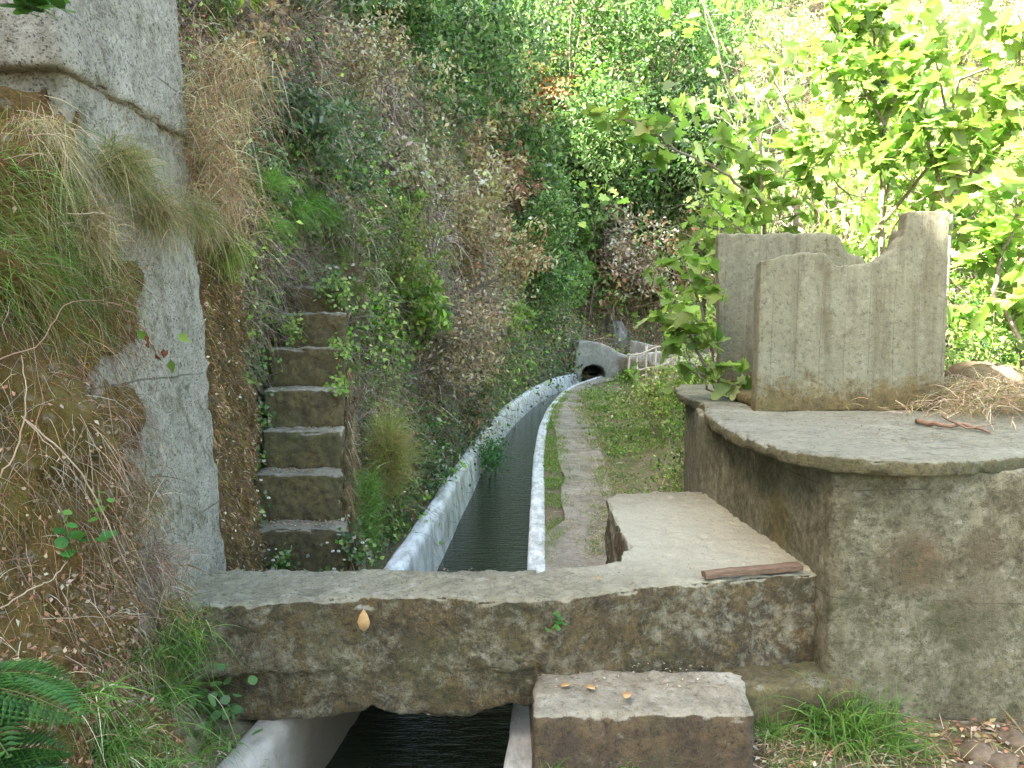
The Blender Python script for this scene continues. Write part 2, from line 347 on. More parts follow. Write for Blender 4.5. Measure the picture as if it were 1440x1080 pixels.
# ------------------------------------------------------------------ the channel lines (from the photo, put on their planes)
WZ = -2.08; RT = -1.75; LT = -1.65
Lp = [onz(*p, WZ) for p in ((450, 1080), (510, 1000), (612, 805), (650, 720), (690, 640), (720, 600), (750, 572), (782, 552))]
Rp = [onz(*p, RT) for p in ((707, 1075), (723, 1000), (742, 800), (745, 720), (750, 640), (757, 600), (770, 572), (790, 550), (808, 540))]
Ly = [p[1] for p in Lp] + [26.5]; Lx = [p[0] for p in Lp] + [2.42]
Ry = [p[1] for p in Rp] + [26.5]; Rx = [p[0] for p in Rp] + [3.05]
ys = np.arange(-2.0, 27.6, .06)
def sm(a, k=25):
    p = np.pad(a, k, mode='reflect', reflect_type='odd'); w = np.hanning(2 * k + 1); w /= w.sum(); return np.convolve(p, w, 'valid')
def ext(y, X, Y):
    r = np.interp(y, Y, X); s0 = (X[1] - X[0]) / (Y[1] - Y[0]); return np.where(y < Y[0], X[0] + .085 * (y - Y[0]), r)
xl = sm(ext(ys, Lx, Ly)); xr = sm(ext(ys, Rx, Ry))
XL = lambda y: np.interp(y, ys, xl); XR = lambda y: np.interp(y, ys, xr)
print('L', [(round(a, 2), round(b, 2)) for a, b in zip(Lx, Ly)]); print('R', [(round(a, 2), round(b, 2)) for a, b in zip(Rx, Ry)])

def sweep(sec_fn, amp, seed):
    rows = []
    for y in ys:
        rows.append(sec_fn(y))
    A = np.array(rows); n, m, _ = A.shape
    V = A.reshape(-1, 3); i = np.arange((n - 1) * m).reshape(n - 1, m)
    q = np.stack([i[:, :-1], i[:, :-1] + 1, i[:, :-1] + 1 + m, i[:, :-1] + m], -1).reshape(-1, 4)
    W = np.stack([fbm(V, .5, 3, seed + k) for k in range(3)], 1) * amp + np.stack([fbm(V, .09, 3, seed + 7 + k) for k in range(3)], 1) * amp * .5
    W[:, 1] = 0
    return V + W, q
def dens(pts, step=.035):
    o = []
    for a, b in zip(pts[:-1], pts[1:]):
        a = np.array(a); b = np.array(b); k = max(1, int(np.linalg.norm(b - a) / step))
        for j in range(k): o.append(a + (b - a) * j / k)
    o.append(np.array(pts[-1])); return o
def left_sec(y):
    x = float(XL(y)); t = .15
    return dens([(x - t - .02, y, -2.3), (x - t, y, LT - .01), (x - t + .025, y, LT + .012), (x - .045, y, LT + .005), (x - .015, y, LT - .03), (x + .02, y, WZ - .1), (x + .03, y, -2.4)])
def right_sec(y):
    x = float(XR(y)); t = .14
    return dens([(x - .01, y, -2.4), (x, y, RT - .02), (x + .015, y, RT), (x + t - .015, y, RT), (x + t, y, RT - .02), (x + t, y, -2.2)])
V, Q = sweep(left_sec, .016, 1)
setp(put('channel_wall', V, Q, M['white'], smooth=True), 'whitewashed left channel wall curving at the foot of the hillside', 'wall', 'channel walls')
V, Q = sweep(right_sec, .008, 31)
setp(put('channel_wall', V, Q, M['white'], smooth=True), 'thin pale right channel wall between the water and the earth path', 'wall', 'channel walls')
# water
xs = np.linspace(0, 1, 6); V = np.array([[XL(y) - .02 + (XR(y) - XL(y) + .04) * t, y, WZ] for y in ys for t in xs])
i = np.arange((len(ys) - 1) * 6).reshape(-1, 6); q = np.stack([i[:, :-1], i[:, :-1] + 1, i[:, :-1] + 7, i[:, :-1] + 6], -1).reshape(-1, 4)
setp(put('water', V, q, M['water'], smooth=True), 'dark green rippled water flowing in the narrow channel', 'water', kind='structure')

# ------------------------------------------------------------------ ground
def gz(x, y):
    """height of the ground away from the hill"""
    x = np.asarray(x, float); y = np.asarray(y, float)
    z = np.full(x.shape, -1.79)
    z = z + .30 * np.clip((x - XR(y) - 1.3) / 2.0, 0, 1) * np.clip((y - 5.5) / 3, 0, 1)        # verge beside the path rises a little
    z = np.where((y < 3.5) & (x > XR(y)), -1.74 + .03 * np.clip((x - .9) / .5, 0, 1), z)
    z = np.where(x < XL(y), -1.70 + .8 * np.clip((XL(y) - .1 - x) / 1.3, 0, 1) * np.clip((3.6 - y) / .6, 0, 1), z)
    z = z - 2.5 * np.clip((x - 7) / 6, 0, 1) * np.clip((24 - y) / 6, 0, 1)
    ch = (x > XL(y) - .08) & (x < XR(y) + .07) & (y < 27)
    return np.where(ch, -2.5, z)
gx = np.unique(np.concatenate([np.arange(-60, -4, 3), np.arange(-4, 6, .06), np.arange(6, 20, .5), np.arange(20, 90, 4)]))
gy = np.unique(np.concatenate([np.arange(-40, -2, 3), np.arange(-2, 9, .06), np.arange(9, 30, .25), np.arange(30, 120, 5)]))
X, Y = np.meshgrid(gx, gy); Z = gz(X, Y); V = np.stack([X.ravel(), Y.ravel(), Z.ravel()], 1)
V[:, 2] += (.03 * fbm(V, .6, 4) + .012 * fbm(V, .08, 2)) * (V[:, 2] > -2.4)
nx = len(gx); i = (np.arange(len(gy) - 1)[:, None] * nx + np.arange(nx - 1)).ravel(); q = np.stack([i, i + 1, i + 1 + nx, i + nx], 1)
setp(put('ground', V, q, M['ground'], smooth=True), 'bare brown earth with litter and small stones', 'ground', kind='structure')
GVq = (V.copy(), q.copy())
# path
pr = [onz(*p, -1.76) for p in ((852, 800), (862, 720), (858, 680), (848, 640), (832, 600), (820, 570), (822, 552), (836, 540))]
PRy = [3.6] + [p[1] for p in pr] + [26.5]; PRx = [.62] + [p[0] for p in pr] + [4.2]
py_ = np.arange(3.3, 26, .1); xa = XR(py_) + .13 + .20 * np.clip((py_ - 6.4) / .5, 0, 1) * np.clip((15 - py_) / 3, 0, 1) * (.75 + .5 * vnoise(np.stack([py_ * 1.7, py_ * 0, py_ * 0], 1))); xb = sm(np.interp(py_, PRy, PRx), 8)
rows = [[(xa[k] + (xb[k] - xa[k]) * t, py_[k], -1.755 - .02 * math.sin(t * math.pi)) for t in np.linspace(0, 1, 14)] for k in range(len(py_))]
V = np.array(rows).reshape(-1, 3); V[:, 2] += .010 * fbm(V, .25, 4); V[:, 0] += .05 * fbm(V, .4, 2, 9) * np.tile(np.r_[0, np.ones(13)], len(py_))
i = np.arange((len(py_) - 1) * 14).reshape(-1, 14); q = np.stack([i[:, :-1], i[:, :-1] + 1, i[:, :-1] + 15, i[:, :-1] + 14], -1).reshape(-1, 4)
setp(put('path', V, q, M['path'], smooth=True), 'narrow trodden earth path running beside the channel', 'path', kind='structure')
PX = lambda y: np.interp(y, PRy, PRx)

# ------------------------------------------------------------------ hillside
base_pts = [(-6, -16), (-4.5, -8), (-3.4, -3), (-2.9, 0), (-2.6, 2.0), (-2.3, 3.4), (-1.95, 4.35), (-1.6, 5.0), (-1.25, 5.6)]
base_pts += [(float(XL(y)) - .30 - .014 * y, y) for y in (6.2, 7.5, 9, 11, 13.5, 16, 18.7, 21.5, 24.2)] + [(1.85, 26.3), (2.6, 28.6), (5, 31), (9, 33), (15, 34.5), (24, 35), (40, 33), (60, 26)]
bc = smooth_line([(x, y, 0) for x, y in base_pts], 14); bc = np.array(bc)
seg = np.r_[0, np.cumsum(np.linalg.norm(np.diff(bc[:, :2], axis=0), axis=1))]
# finer steps near the camera
S = []; s_ = 0
while s_ < seg[-1]:
    y = np.interp(s_, seg, bc[:, 1]); x = np.interp(s_, seg, bc[:, 0]); S.append(s_); s_ += .08 if 1 < y < 9 else (.14 if y < 16 and y > 0 else (.3 if 0 < y < 30 else .8))
S = np.array(S); BX = np.interp(S, seg, bc[:, 0]); BY = np.interp(S, seg, bc[:, 1])
tx = np.gradient(BX, S); ty = np.gradient(BY, S); tn = np.hypot(tx, ty); tx = sm(tx / tn, 6); ty = sm(ty / tn, 6); NX, NY = -ty, tx
H = np.r_[np.arange(-.4, 3, .08), np.arange(3, 8, .16), np.arange(8, 30, .6)]
back = np.clip((BY - 26) / 4, 0, 1)         # 0 = near left hill, 1 = far slope
def run(h, k):                               # horizontal run into the hill for height h
    a = np.where(h < 3, h * .17, .51 + (h - 3) * .38)
    b = h * .62
    return a * (1 - k) + b * k
rows = []
for s0, bx, by, nx_, ny_, k in zip(S, BX, BY, NX, NY, back):
    tp = (14.3 + 1.0 * np.clip(by - 8, 0, 8) - 1.45 * np.clip(by - 16.5, 0, 6.5)) * (1 - k) + 26 * k
    r = run(np.maximum(H, 0), k) - .05; top = tp
    hh = np.minimum(H, top + (H - top) * .15)
    rows.append(np.stack([bx + nx_ * r, by + ny_ * r, -1.7 + hh], 1))
A = np.array(rows); hs_shape = A.shape[:2]; V = A.reshape(-1, 3)
nrm = np.repeat(np.stack([-NX, -NY, np.full(len(NX), .45)], 1), len(H), 0)
hrel = np.tile(np.clip(H / 1.4, .04, 1), len(S))
near_ = np.repeat(np.clip((BY - 2) / 5, .35, 1), len(H))
Vh = V + nrm * ((.46 * fbm(V * [1, 1, .5], 2.4, 3, 3) + .30 * fbm(V * [1, 1, .8], .85, 3, 8) + .09 * fbm(V, .22, 3, 12)) * hrel * near_)[:, None]
_a = np.array([-1.22, 4.5, -1.5]); _b = np.array([-1.60, 6.25, .55]); _ab = _b - _a
_t = np.clip(((Vh - _a) @ _ab) / (_ab @ _ab), 0, 1); _d = np.linalg.norm(Vh - (_a + _t[:, None] * _ab), axis=1)
Vh = Vh + np.array([-.45, .75, -.1]) * (.75 * np.clip(1.25 - _d / .62, 0, 1) ** .7)[:, None]
n, m = hs_shape; i = (np.arange(n - 1)[:, None] * m + np.arange(m - 1)).ravel(); hq = np.stack([i, i + m, i + m + 1, i + 1], 1)
setp(put('hillside', Vh, hq, M['soil'], smooth=True), 'steep brown overgrown hillside rising left of the channel', 'hillside', kind='structure')
from mathutils.bvhtree import BVHTree
def bvh(V, Q): return BVHTree.FromPolygons([tuple(v) for v in V.tolist()], [tuple(q) for q in Q.tolist()])
HT = bvh(Vh, hq)
def cast(trees, px, py):
    d = Vector(ray(px, py)).normalized(); best = None
    for t in trees:
        h = t.ray_cast(Vector((0, 0, 0)), d)
        if h[0] is not None and (best is None or h[3] < best[3]): best = h
    if best is None: return None
    nn = np.array(best[1]); nn = nn * -np.sign(nn @ np.array(d)); return np.array(best[0]), nn
# face sampling
def face_data(V, Q):
    a, b, c, d = (V[Q[:, k]] for k in range(4)); nn = np.cross(c - a, d - b); ar = np.linalg.norm(nn, axis=1) / 2
    return a, b, c, d, -nn / (2 * ar[:, None] + 1e-12), ar, (a + b + c + d) / 4
HF = face_data(Vh, hq)
_sg = np.sign((HF[4] * (np.stack([HF[6][:, 0] * 0 + 4, np.minimum(HF[6][:, 1], 24), HF[6][:, 2] + 3], 1) - HF[6])).sum(1))[:, None]; HF = HF[:4] + (HF[4] * _sg,) + HF[5:]
def sample(FD, N, weight, rg=rng):
    a, b, c, d, nn, ar, ce = FD; w = ar * weight; w = w / w.sum(); k = rg.choice(len(ar), N, p=w)
    u = rg.random((N, 1)); v = rg.random((N, 1))
    return a[k] * (1 - u) * (1 - v) + b[k] * u * (1 - v) + c[k] * u * v + d[k] * (1 - u) * v, nn[k]

# ------------------------------------------------------------------ foliage builders
def norm(v): return v / (np.linalg.norm(v, axis=-1, keepdims=True) + 1e-9)
def rdir(n): return norm(rng.normal(size=(n, 3)))
T_LEAF = (np.array([(0, 0, 0), (.4, .5, .10), (1, 0, -.05), (.4, -.5, .10)]), np.array([(0, 1, 2), (0, 2, 3)]))
def lobed():
    r = [(0, .0), (-.10, .22), (.02, .46), (.26, .34), (.44, .56), (.56, .26), (.86, .22), (1.0, 0)]
    P = [(a, b, .10 * abs(b) * 2 - .10 * a * a) for a, b in r] + [(a, -b, .10 * abs(b) * 2 - .10 * a * a) for a, b in r[1:-1][::-1]]
    V = np.array([(.3, 0, -.02)] + P); n = len(P)
    return V, np.array([(0, 1 + k, 1 + (k + 1) % n) for k in range(n)])
T_FIG = lobed()
T_RND = (np.array([(.5, 0, 0), (0, 0, 0), (.12, .32, .03), (.45, .5, .06), (.82, .32, .04), (1, 0, 0), (.82, -.32, .04), (.45, -.5, .06), (.12, -.32, .03)]), np.array([(0, 1 + k, 1 + (k + 1) % 8) for k in range(8)]))
class Buf:
    def __init__(s): s.V = []; s.F = []; s.C = []; s.n = 0
    def add(s, V, Fa, C):
        s.V.append(V); s.F.append(Fa + s.n); s.C.append(C); s.n += len(V)
    def leaves(s, P, axis, nrm_, L, W, col, tpl=T_LEAF):
        n = len(P); axis = norm(axis); side = norm(np.cross(nrm_, axis) + 1e-6); up = np.cross(axis, side)
        T, TF = tpl; k = len(T); L = np.broadcast_to(L, n)[:, None, None]; W = np.broadcast_to(W, n)[:, None, None]
        V = P[:, None] + axis[:, None] * T[None, :, :1] * L + side[:, None] * T[None, :, 1:2] * W + up[:, None] * T[None, :, 2:] * L
        Fa = (TF[None] + (np.arange(n) * k)[:, None, None]).reshape(-1, 3)
        s.add(V.reshape(-1, 3), Fa, np.repeat(col, k, 0))
    def blades(s, P, d, L, W, droop, col, seg=4, tip=.08):
        n = len(P); d = norm(d); side = norm(np.cross(d, rdir(n)) + 1e-6); t = np.linspace(0, 1, seg + 1)[None, :, None]
        L = np.broadcast_to(L, n)[:, None, None]; W = np.broadcast_to(W, n)[:, None, None]; droop = np.broadcast_to(droop, n)[:, None, None]
        c = P[:, None] + d[:, None] * L * t + np.array([0, 0, -1.0]) * droop * L * t * t
        w = side[:, None] * W * .5 * (1 - t * (1 - tip)) * np.where(t < .15, .75, 1)
        V = np.stack([c - w, c + w], 2).reshape(n, -1, 3); k = V.shape[1]
        q = []
        for j in range(seg): a = 2 * j; q += [(a, a + 1, a + 3), (a, a + 3, a + 2)]
        Fa = (np.array(q)[None] + (np.arange(n) * k)[:, None, None]).reshape(-1, 3)
        s.add(V.reshape(-1, 3), Fa, np.repeat(col, k, 0))
    def twigs(s, P, d, L, r, droop, col, seg=4, wig=.12):
        n = len(P); d = norm(d); L = np.broadcast_to(L, n)[:, None, None]; r = np.broadcast_to(r, n)[:, None, None]; droop = np.broadcast_to(droop, n)[:, None, None]
        t = np.linspace(0, 1, seg + 1)[None, :, None]
        c = P[:, None] + d[:, None] * L * t + np.array([0, 0, -1.0]) * droop * L * t * t + rng.normal(size=(n, seg + 1, 3)) * wig * L * t * .5
        a = norm(np.cross(d, rdir(n)) + 1e-6); b = np.cross(d, a)
        V = np.stack([c + (math.cos(q) * a + math.sin(q) * b)[:, None] * r * (1 - .7 * t) for q in (0, 2.09, 4.19)], 2).reshape(n, -1, 3); k = V.shape[1]
        q = []
        for j in range(seg):
            for e in range(3):
                A = 3 * j + e; B = 3 * j + (e + 1) % 3; q += [(A, B, B + 3), (A, B + 3, A + 3)]
        Fa = (np.array(q)[None] + (np.arange(n) * k)[:, None, None]).reshape(-1, 3)
        s.add(V.reshape(-1, 3), Fa, np.repeat(col, k, 0))
    def put(s, name, mat, parent=None, base=None):
        return put(name, np.concatenate(s.V), np.concatenate(s.F), mat, parent, base, np.concatenate(s.C))
def pal(n, cols, jit=.25, w=None):
    cols = np.array(cols, float); k = rng.choice(len(cols), n, p=None if w is None else np.array(w) / sum(w))
    c = cols[k] * np.exp(rng.normal(0, jit, (n, 1))) * np.exp(rng.normal(0, .07, (n, 3))); return np.clip(c, .004, .8)
GREEN = [(.09, .18, .03), (.11, .22, .035), (.14, .25, .05), (.07, .14, .025), (.22, .25, .08)]
TAN = [(.44, .35, .22), (.34, .26, .15), (.54, .47, .33), (.24, .17, .09), (.22, .22, .09)]
BROWN = [(.26, .15, .09), (.36, .25, .16), (.18, .11, .06), (.46, .36, .26), (.36, .19, .11)]
PINK = [(.50, .40, .34), (.38, .29, .24), (.60, .51, .43), (.27, .20, .16)]
IVY = [(.05, .11, .035), (.065, .14, .04), (.04, .09, .04), (.10, .17, .06), (.19, .23, .14), (.30, .30, .22)]
LIME = [(.15, .26, .045), (.21, .31, .06), (.11, .21, .03), (.28, .34, .10)]
GREY = [(.34, .29, .24), (.42, .37, .31), (.24, .19, .15), (.16, .11, .08)]
MOSS = [(.17, .11, .03), (.12, .09, .025), (.22, .15, .05), (.10, .11, .025), (.20, .11, .035)]
EVER = [(.05, .10, .03), (.065, .13, .04), (.09, .17, .05), (.14, .23, .07), (.035, .08, .025), (.20, .25, .14)]
FIG = [(.16, .24, .05), (.22, .30, .075), (.12, .19, .04), (.30, .37, .13)]

# ------------------------------------------------------------------ hill ground cover, by kind, where the photo shows each kind
kinds = ['grass', 'dry', 'brown', 'ivy', 'lime', 'twig', 'moss', 'bare']
blobs = [ # cx, cy, rx, ry, kind, weight
 (390, 60, 90, 70, 'twig', 2), (380, 60, 90, 60, 'brown', 1.5), (350, 90, 40, 40, 'bare', 1), (280, 200, 50, 130, 'brown', 3), (280, 330, 40, 60, 'dry', 3),
 (400, 190, 90, 60, 'ivy', 3), (340, 230, 40, 60, 'ivy', 2), (390, 280, 80, 45, 'grass', 6), (430, 350, 70, 40, 'dry', 3), (420, 370, 60, 30, 'twig', 4),
 (470, 120, 50, 80, 'dry', 3), (580, 140, 70, 110, 'dry', 2), (580, 140, 70, 110, 'twig', 2), (540, 280, 70, 50, 'dry', 4), (560, 270, 60, 50, 'lime', 1.5),
 (660, 280, 60, 60, 'brown', 4), (740, 200, 60, 60, 'brown', 1.5), (520, 370, 50, 60, 'grass', 5), (545, 450, 45, 60, 'lime', 5), (640, 400, 65, 100, 'brown', 4), (640, 460, 70, 90, 'twig', 4),
 (640, 300, 80, 90, 'dry', 3), (550, 580, 50, 70, 'grass', 2), (550, 580, 50, 70, 'moss', 2), (560, 560, 50, 60, 'dry', 1.5), (690, 450, 14, 34, 'bare', 6), (740, 420, 50, 90, 'ivy', 5), (745, 450, 50, 80, 'moss', 2), (745, 420, 45, 90, 'lime', 2),
 (690, 560, 35, 40, 'grass', 4), (680, 500, 25, 60, 'lime', 4), (520, 700, 25, 60, 'grass', 7), (610, 680, 60, 70, 'grass', 1.5), (600, 680, 60, 80, 'ivy', 3), (560, 760, 50, 40, 'lime', 2), (590, 700, 60, 60, 'brown', 1),
 (840, 400, 60, 60, 'twig', 5), (840, 410, 60, 60, 'dry', 4), (800, 300, 60, 60, 'ivy', 2), (720, 120, 130, 120, 'ivy', 3), (620, 60, 60, 60, 'ivy', 3), (860, 440, 50, 40, 'bare', 2),
 (620, 560, 30, 60, 'twig', 2), (500, 540, 20, 90, 'twig', 3), (480, 240, 60, 60, 'ivy', 2), (950, 460, 60, 60, 'brown', 2), (930, 300, 80, 160, 'ivy', 3)]
base_w = dict(grass=.22, dry=.6, brown=.45, ivy=.5, lime=.25, twig=.5, moss=.15, bare=.12)
def pick(P, jitter=14):
    px, py = proj(P); px = px + rng.normal(0, jitter, len(px)); py = py + rng.normal(0, jitter, len(py))
    Wt = np.zeros((len(P), len(kinds)))
    for j, k in enumerate(kinds): Wt[:, j] = base_w[k] * np.exp(2.2 * fbm(P, .9, 2, 40 + j * 3))
    for cx, cy, rx, ry, k, w in blobs: Wt[:, kinds.index(k)] += w * 1.3 * np.exp(-((px - cx) / rx) ** 2 - ((py - cy) / ry) ** 2)
    Wt /= Wt.sum(1, keepdims=True); return (Wt.cumsum(1) > rng.random((len(P), 1))).argmax(1)
cen = HF[6]; cpx, cpy = proj(cen)
vis = (cen[:, 1] > 2.0) & (cpx > -120) & (cpx < 1560) & (cpy > -160) & (cpy < 860)
dist = np.linalg.norm(cen, axis=1)
N = 62000
P, NN = sample(HF, N, vis / np.maximum(dist, 3.5) ** 1.75)
D = np.linalg.norm(P, axis=1); scl = np.clip(D / 7, .75, 4) ** .8 * 1.25
kd = pick(P); bufs = {k: Buf() for k in kinds}
def rep(sel, n):
    return np.repeat(P[sel], n, 0), np.repeat(NN[sel], n, 0), np.repeat(scl[sel], n)
def jitp(p, sc, r): return p + rng.normal(size=p.shape) * (r * sc)[:, None]
def clump_tone(sel, n, s=.4): return np.repeat(np.exp(rng.normal(0, s, (sel.sum(), 1))), n, 0)
UP = np.array([0, 0, 1.0])
sel = kd == 0; p, nn, sc = rep(sel, 9); bufs['grass'].blades(jitp(p, sc, .03), nn * .7 + UP * .8 + rdir(len(p)) * .6, sc * rng.uniform(.08, .22, len(p)), .006 * sc, rng.uniform(.2, .9, len(p)), pal(len(p), GREEN, .2) * clump_tone(sel, 9))
sel = kd == 1; p, nn, sc = rep(sel, 9); bufs['dry'].blades(jitp(p, sc, .04), nn * .8 + UP * .1 + rdir(len(p)) * .9, sc * rng.uniform(.06, .24, len(p)), .0055 * sc, rng.uniform(.2, 1.3, len(p)), pal(len(p), TAN + PINK, .25) * clump_tone(sel, 9))
sel = kd == 2; p, nn, sc = rep(sel, 11); bufs['brown'].leaves(jitp(p, sc, .05) + nn * (rng.random((len(p), 1)) * .1 * sc[:, None]), rdir(len(p)), rdir(len(p)), sc * rng.uniform(.018, .042, len(p)), sc * .018, pal(len(p), BROWN, .25) * clump_tone(sel, 11))
sel = kd == 3; p, nn, sc = rep(sel, 12); bufs['ivy'].leaves(jitp(p, sc, .055) + nn * (rng.random((len(p), 1)) * .12 * sc[:, None]), rdir(len(p)) - UP * .5, nn + UP * .6 + rdir(len(p)) * .9, sc * rng.uniform(.022, .045, len(p)), sc * .026, pal(len(p), IVY, .22, [4, 4, 3, 2, 1, .7]) * clump_tone(sel, 12))
sel = kd == 4; p, nn, sc = rep(sel, 11); bufs['lime'].leaves(jitp(p, sc, .055) + nn * (rng.random((len(p), 1)) * .13 * sc[:, None]), rdir(len(p)) - UP * .5, nn + UP * .7 + rdir(len(p)) * .8, sc * rng.uniform(.028, .055, len(p)), sc * .034, pal(len(p), LIME, .2) * clump_tone(sel, 11))
sel = kd == 5; p, nn, sc = rep(sel, 5); bufs['twig'].twigs(jitp(p, sc, .05) + nn * .05, nn * .5 + rdir(len(p)) * .9 - UP * .2, sc * rng.uniform(.1, .38, len(p)), .0024 * sc, rng.uniform(.0, 1.0, len(p)), pal(len(p), GREY, .3), 4, .25)
p, nn, sc = rep(sel, 4); bufs['brown'].leaves(jitp(p, sc, .07) + nn * .05, rdir(len(p)), rdir(len(p)), sc * rng.uniform(.012, .03, len(p)), sc * .014, pal(len(p), GREY + BROWN, .25))
sel = kd == 6; p, nn, sc = rep(sel, 16); bufs['moss'].blades(jitp(p, sc, .035), nn + rdir(len(p)) * .8, sc * rng.uniform(.015, .05, len(p)), .005 * sc, .3, pal(len(p), MOSS, .25) * clump_tone(sel, 16), 2)

# ------------------------------------------------------------------ foreground earth bank (left) : a surface through measured points
cols_px = [-260, -120, 0, 70, 130, 175, 200]
rows_py = [150, 260, 380, 500, 620, 740, 860, 960, 1100]
Dm = { # forward distances row by row
 150: [2.3, 2.35, 2.4, 2.5, 2.62, 2.78, 3.0], 260: [2.1, 2.15, 2.2, 2.3, 2.45, 2.7, 3.0], 380: [2.0, 2.05, 2.15, 2.25, 2.42, 2.66, 3.0], 500: [1.95, 2.05, 2.2, 2.32, 2.46, 2.7, 3.0],
 620: [1.95, 2.05, 2.2, 2.28, 2.42, 2.66, 3.05], 740: [1.9, 2.0, 2.12, 2.25, 2.4, 2.66, 3.05], 860: [1.85, 1.95, 2.1, 2.25, 2.42, 2.7, 3.1], 960: [1.8, 1.9, 2.05, 2.2, 2.4, 2.6, 2.9], 1100: [1.6, 1.75, 1.9, 2.05, 2.2, 2.35, 2.6]}
shift = {150: -62, 260: -50, 380: -40, 500: -22, 620: -6, 740: 4, 860: 8, 960: 30, 1100: 60}
G = np.array([[at(c + shift[r] * (c + 260) / 460, r, Dm[r][j]) for j, c in enumerate(cols_px)] for r in rows_py])
_l1 = G[:, :1] + np.array([-.45, -.25, .0]); _l2 = G[:, :1] + np.array([-1.0, -.9, .05]); _l3 = G[:, :1] + np.array([-1.4, -1.9, .1])
G = np.concatenate([_l3, _l2, _l1, G], 1)                     # the bank goes on to the left of the picture
G = np.concatenate([G[:1] + np.array([-.5, 1.3, .25]), G[:1] + np.array([-.25, .55, .10]), G], 0)   # and back from its brow
def up_grid(G, ku, kv):
    n, m, _ = G.shape; A = np.array([smooth_line(list(G[i]), ku) for i in range(n)]); A = np.array([smooth_line(list(A[:, j]), kv) for j in range(A.shape[1])]).transpose(1, 0, 2); return A
A = up_grid(G, 14, 14); bn, bm_, _ = A.shape; V = A.reshape(-1, 3)
e1 = np.gradient(A, axis=1); e0 = np.gradient(A, axis=0); bnrm = norm(np.cross(e0, e1)).reshape(-1, 3); bnrm *= np.sign((bnrm * -V).sum(1))[:, None]
Vb = V + bnrm * (.12 * fbm(V, .5, 3, 2) + .10 * fbm(V, .17, 3, 4) + .02 * fbm(V, .05, 2, 6))[:, None]
i = (np.arange(bn - 1)[:, None] * bm_ + np.arange(bm_ - 1)).ravel(); bq = np.stack([i, i + 1, i + 1 + bm_, i + bm_], 1)
setp(put('earth_bank', Vb, bq, M['bank'], smooth=True), 'crumbling brown earth bank with orange moss in the left foreground', 'bank', kind='structure')
GT = bvh(*GVq); BT = bvh(Vb, bq)
BF = face_data(Vb, bq); sgn = np.sign((BF[4] * -BF[6]).sum(1))[:, None]; BF = BF[:4] + (BF[4] * sgn,) + BF[5:]
bkx, bky = proj(BF[6]); BF[5][:] *= np.where((bkx > -330) & (bkx < 400), 1, .02)
# mossy fur
wm = np.clip(fbm(BF[6], .22, 3, 60) * 2 + .9, .05, 1)
p, nn = sample(BF, 56000, wm); bufs['moss'].blades(p, nn + rdir(len(p)) * .9 - UP * .2, rng.uniform(.008, .024, len(p)), .0028, .4, pal(len(p), MOSS, .3) * np.exp(fbm(p, .13, 3, 70) * 1.3 - .15)[:, None], 2)
# dry, hanging stalks on the bank, and green feathery grass above
q_ = np.clip(1 - abs(bky - 800) / 900, .1, 1)
p, nn = sample(BF, 1700, q_); bufs['dry'].blades(p, nn * .6 + rdir(len(p)) * .7 - UP * .2, rng.uniform(.05, .22, len(p)), .0022, rng.uniform(.4, 1.4, len(p)), pal(len(p), TAN + BROWN, .3), 5)
w_ = np.clip(1 - abs(bky - 290) / 190, 0, 1); p, nn = sample(BF, 3200, w_)
bufs['dry'].blades(p, nn * .8 + rdir(len(p)) * .9 + UP * .1, rng.uniform(.03, .13, len(p)), .0022, rng.uniform(.1, .8, len(p)), pal(len(p), TAN + MOSS, .3), 5)
w_ = np.clip(1 - abs(bky - 330) / 170, 0, 1) * np.clip((200 - bkx) / 100, 0, 1); p, nn = sample(BF, 8000, w_)
bufs['grass'].blades(p, nn * .7 + rdir(len(p)) * .9 + np.array([.6, 0, .05]), rng.uniform(.03, .12, len(p)), .0024, rng.uniform(.2, .8, len(p)), pal(len(p), GREEN + [(.12, .14, .03)], .25), 4)
w_ = np.clip(1 - abs(bky - 620) / 500, 0, 1); p, nn = sample(BF, 3000, w_); bufs['twig'].twigs(p, nn * .5 + rdir(len(p)) * .8 - UP * .5, rng.uniform(.03, .2, len(p)), .0011, .5, pal(len(p), BROWN + GREY, .3), 4)
w_ = np.clip((bky - 500) / 400, .05, 1); p, nn = sample(BF, 3500, w_); bufs['brown'].leaves(p + nn * .01, rdir(len(p)), rdir(len(p)), rng.uniform(.008, .028, len(p)), .012, pal(len(p), BROWN, .3))

# ------------------------------------------------------------------ concrete works
# bridge: beam over the channel + landing slab + added unseen slab
def P2(px, py, z): q = onz(px, py, z); return (q[0], q[1])
ZB = -1.12
fa = [P2(*p, ZB) for p in ((120, 858), (225, 856), (330, 852), (430, 846), (520, 838), (545, 842), (620, 840), (700, 846), (790, 842))]
ba = [P2(*p, ZB) for p in ((770, 802), (715, 810), (640, 806), (560, 800), (300, 798), (60, 800))]
beamtop = fa + ba
# thickness with ragged underside: front outline in x,z swept back
fx = [p[0] for p in fa]; under = [(60, 1010), (225, 1010), (330, 1008), (400, 1006), (470, 1004), (510, 996), (525, 988), (560, 998), (620, 1006), (660, 1004), (700, 990), (745, 985), (790, 985)]
up_ = [at(x, y, 3.16) for x, y in under]
solid = [flat(beamtop, ZB - .30, ZB)]
poly = [(p[0], 3.12, p[2]) for p in up_] + [(up_[-1][0], 3.12, ZB - .05), (up_[0][0], 3.12, ZB - .05)]
solid.append(prism(poly, (0, .40, 0)))
la = [P2(*p, ZB) for p in ((792, 842), (870, 833), (960, 822), (1060, 812), (1153, 806))] + [P2(1160, 790, ZB), (1.52, 4.2), (1.5, 5.3)] + [P2(*p, ZB) for p in ((1000, 689), (930, 692), (868, 693), (853, 702), (862, 725), (884, 768), (870, 786), (845, 794), (772, 801))]
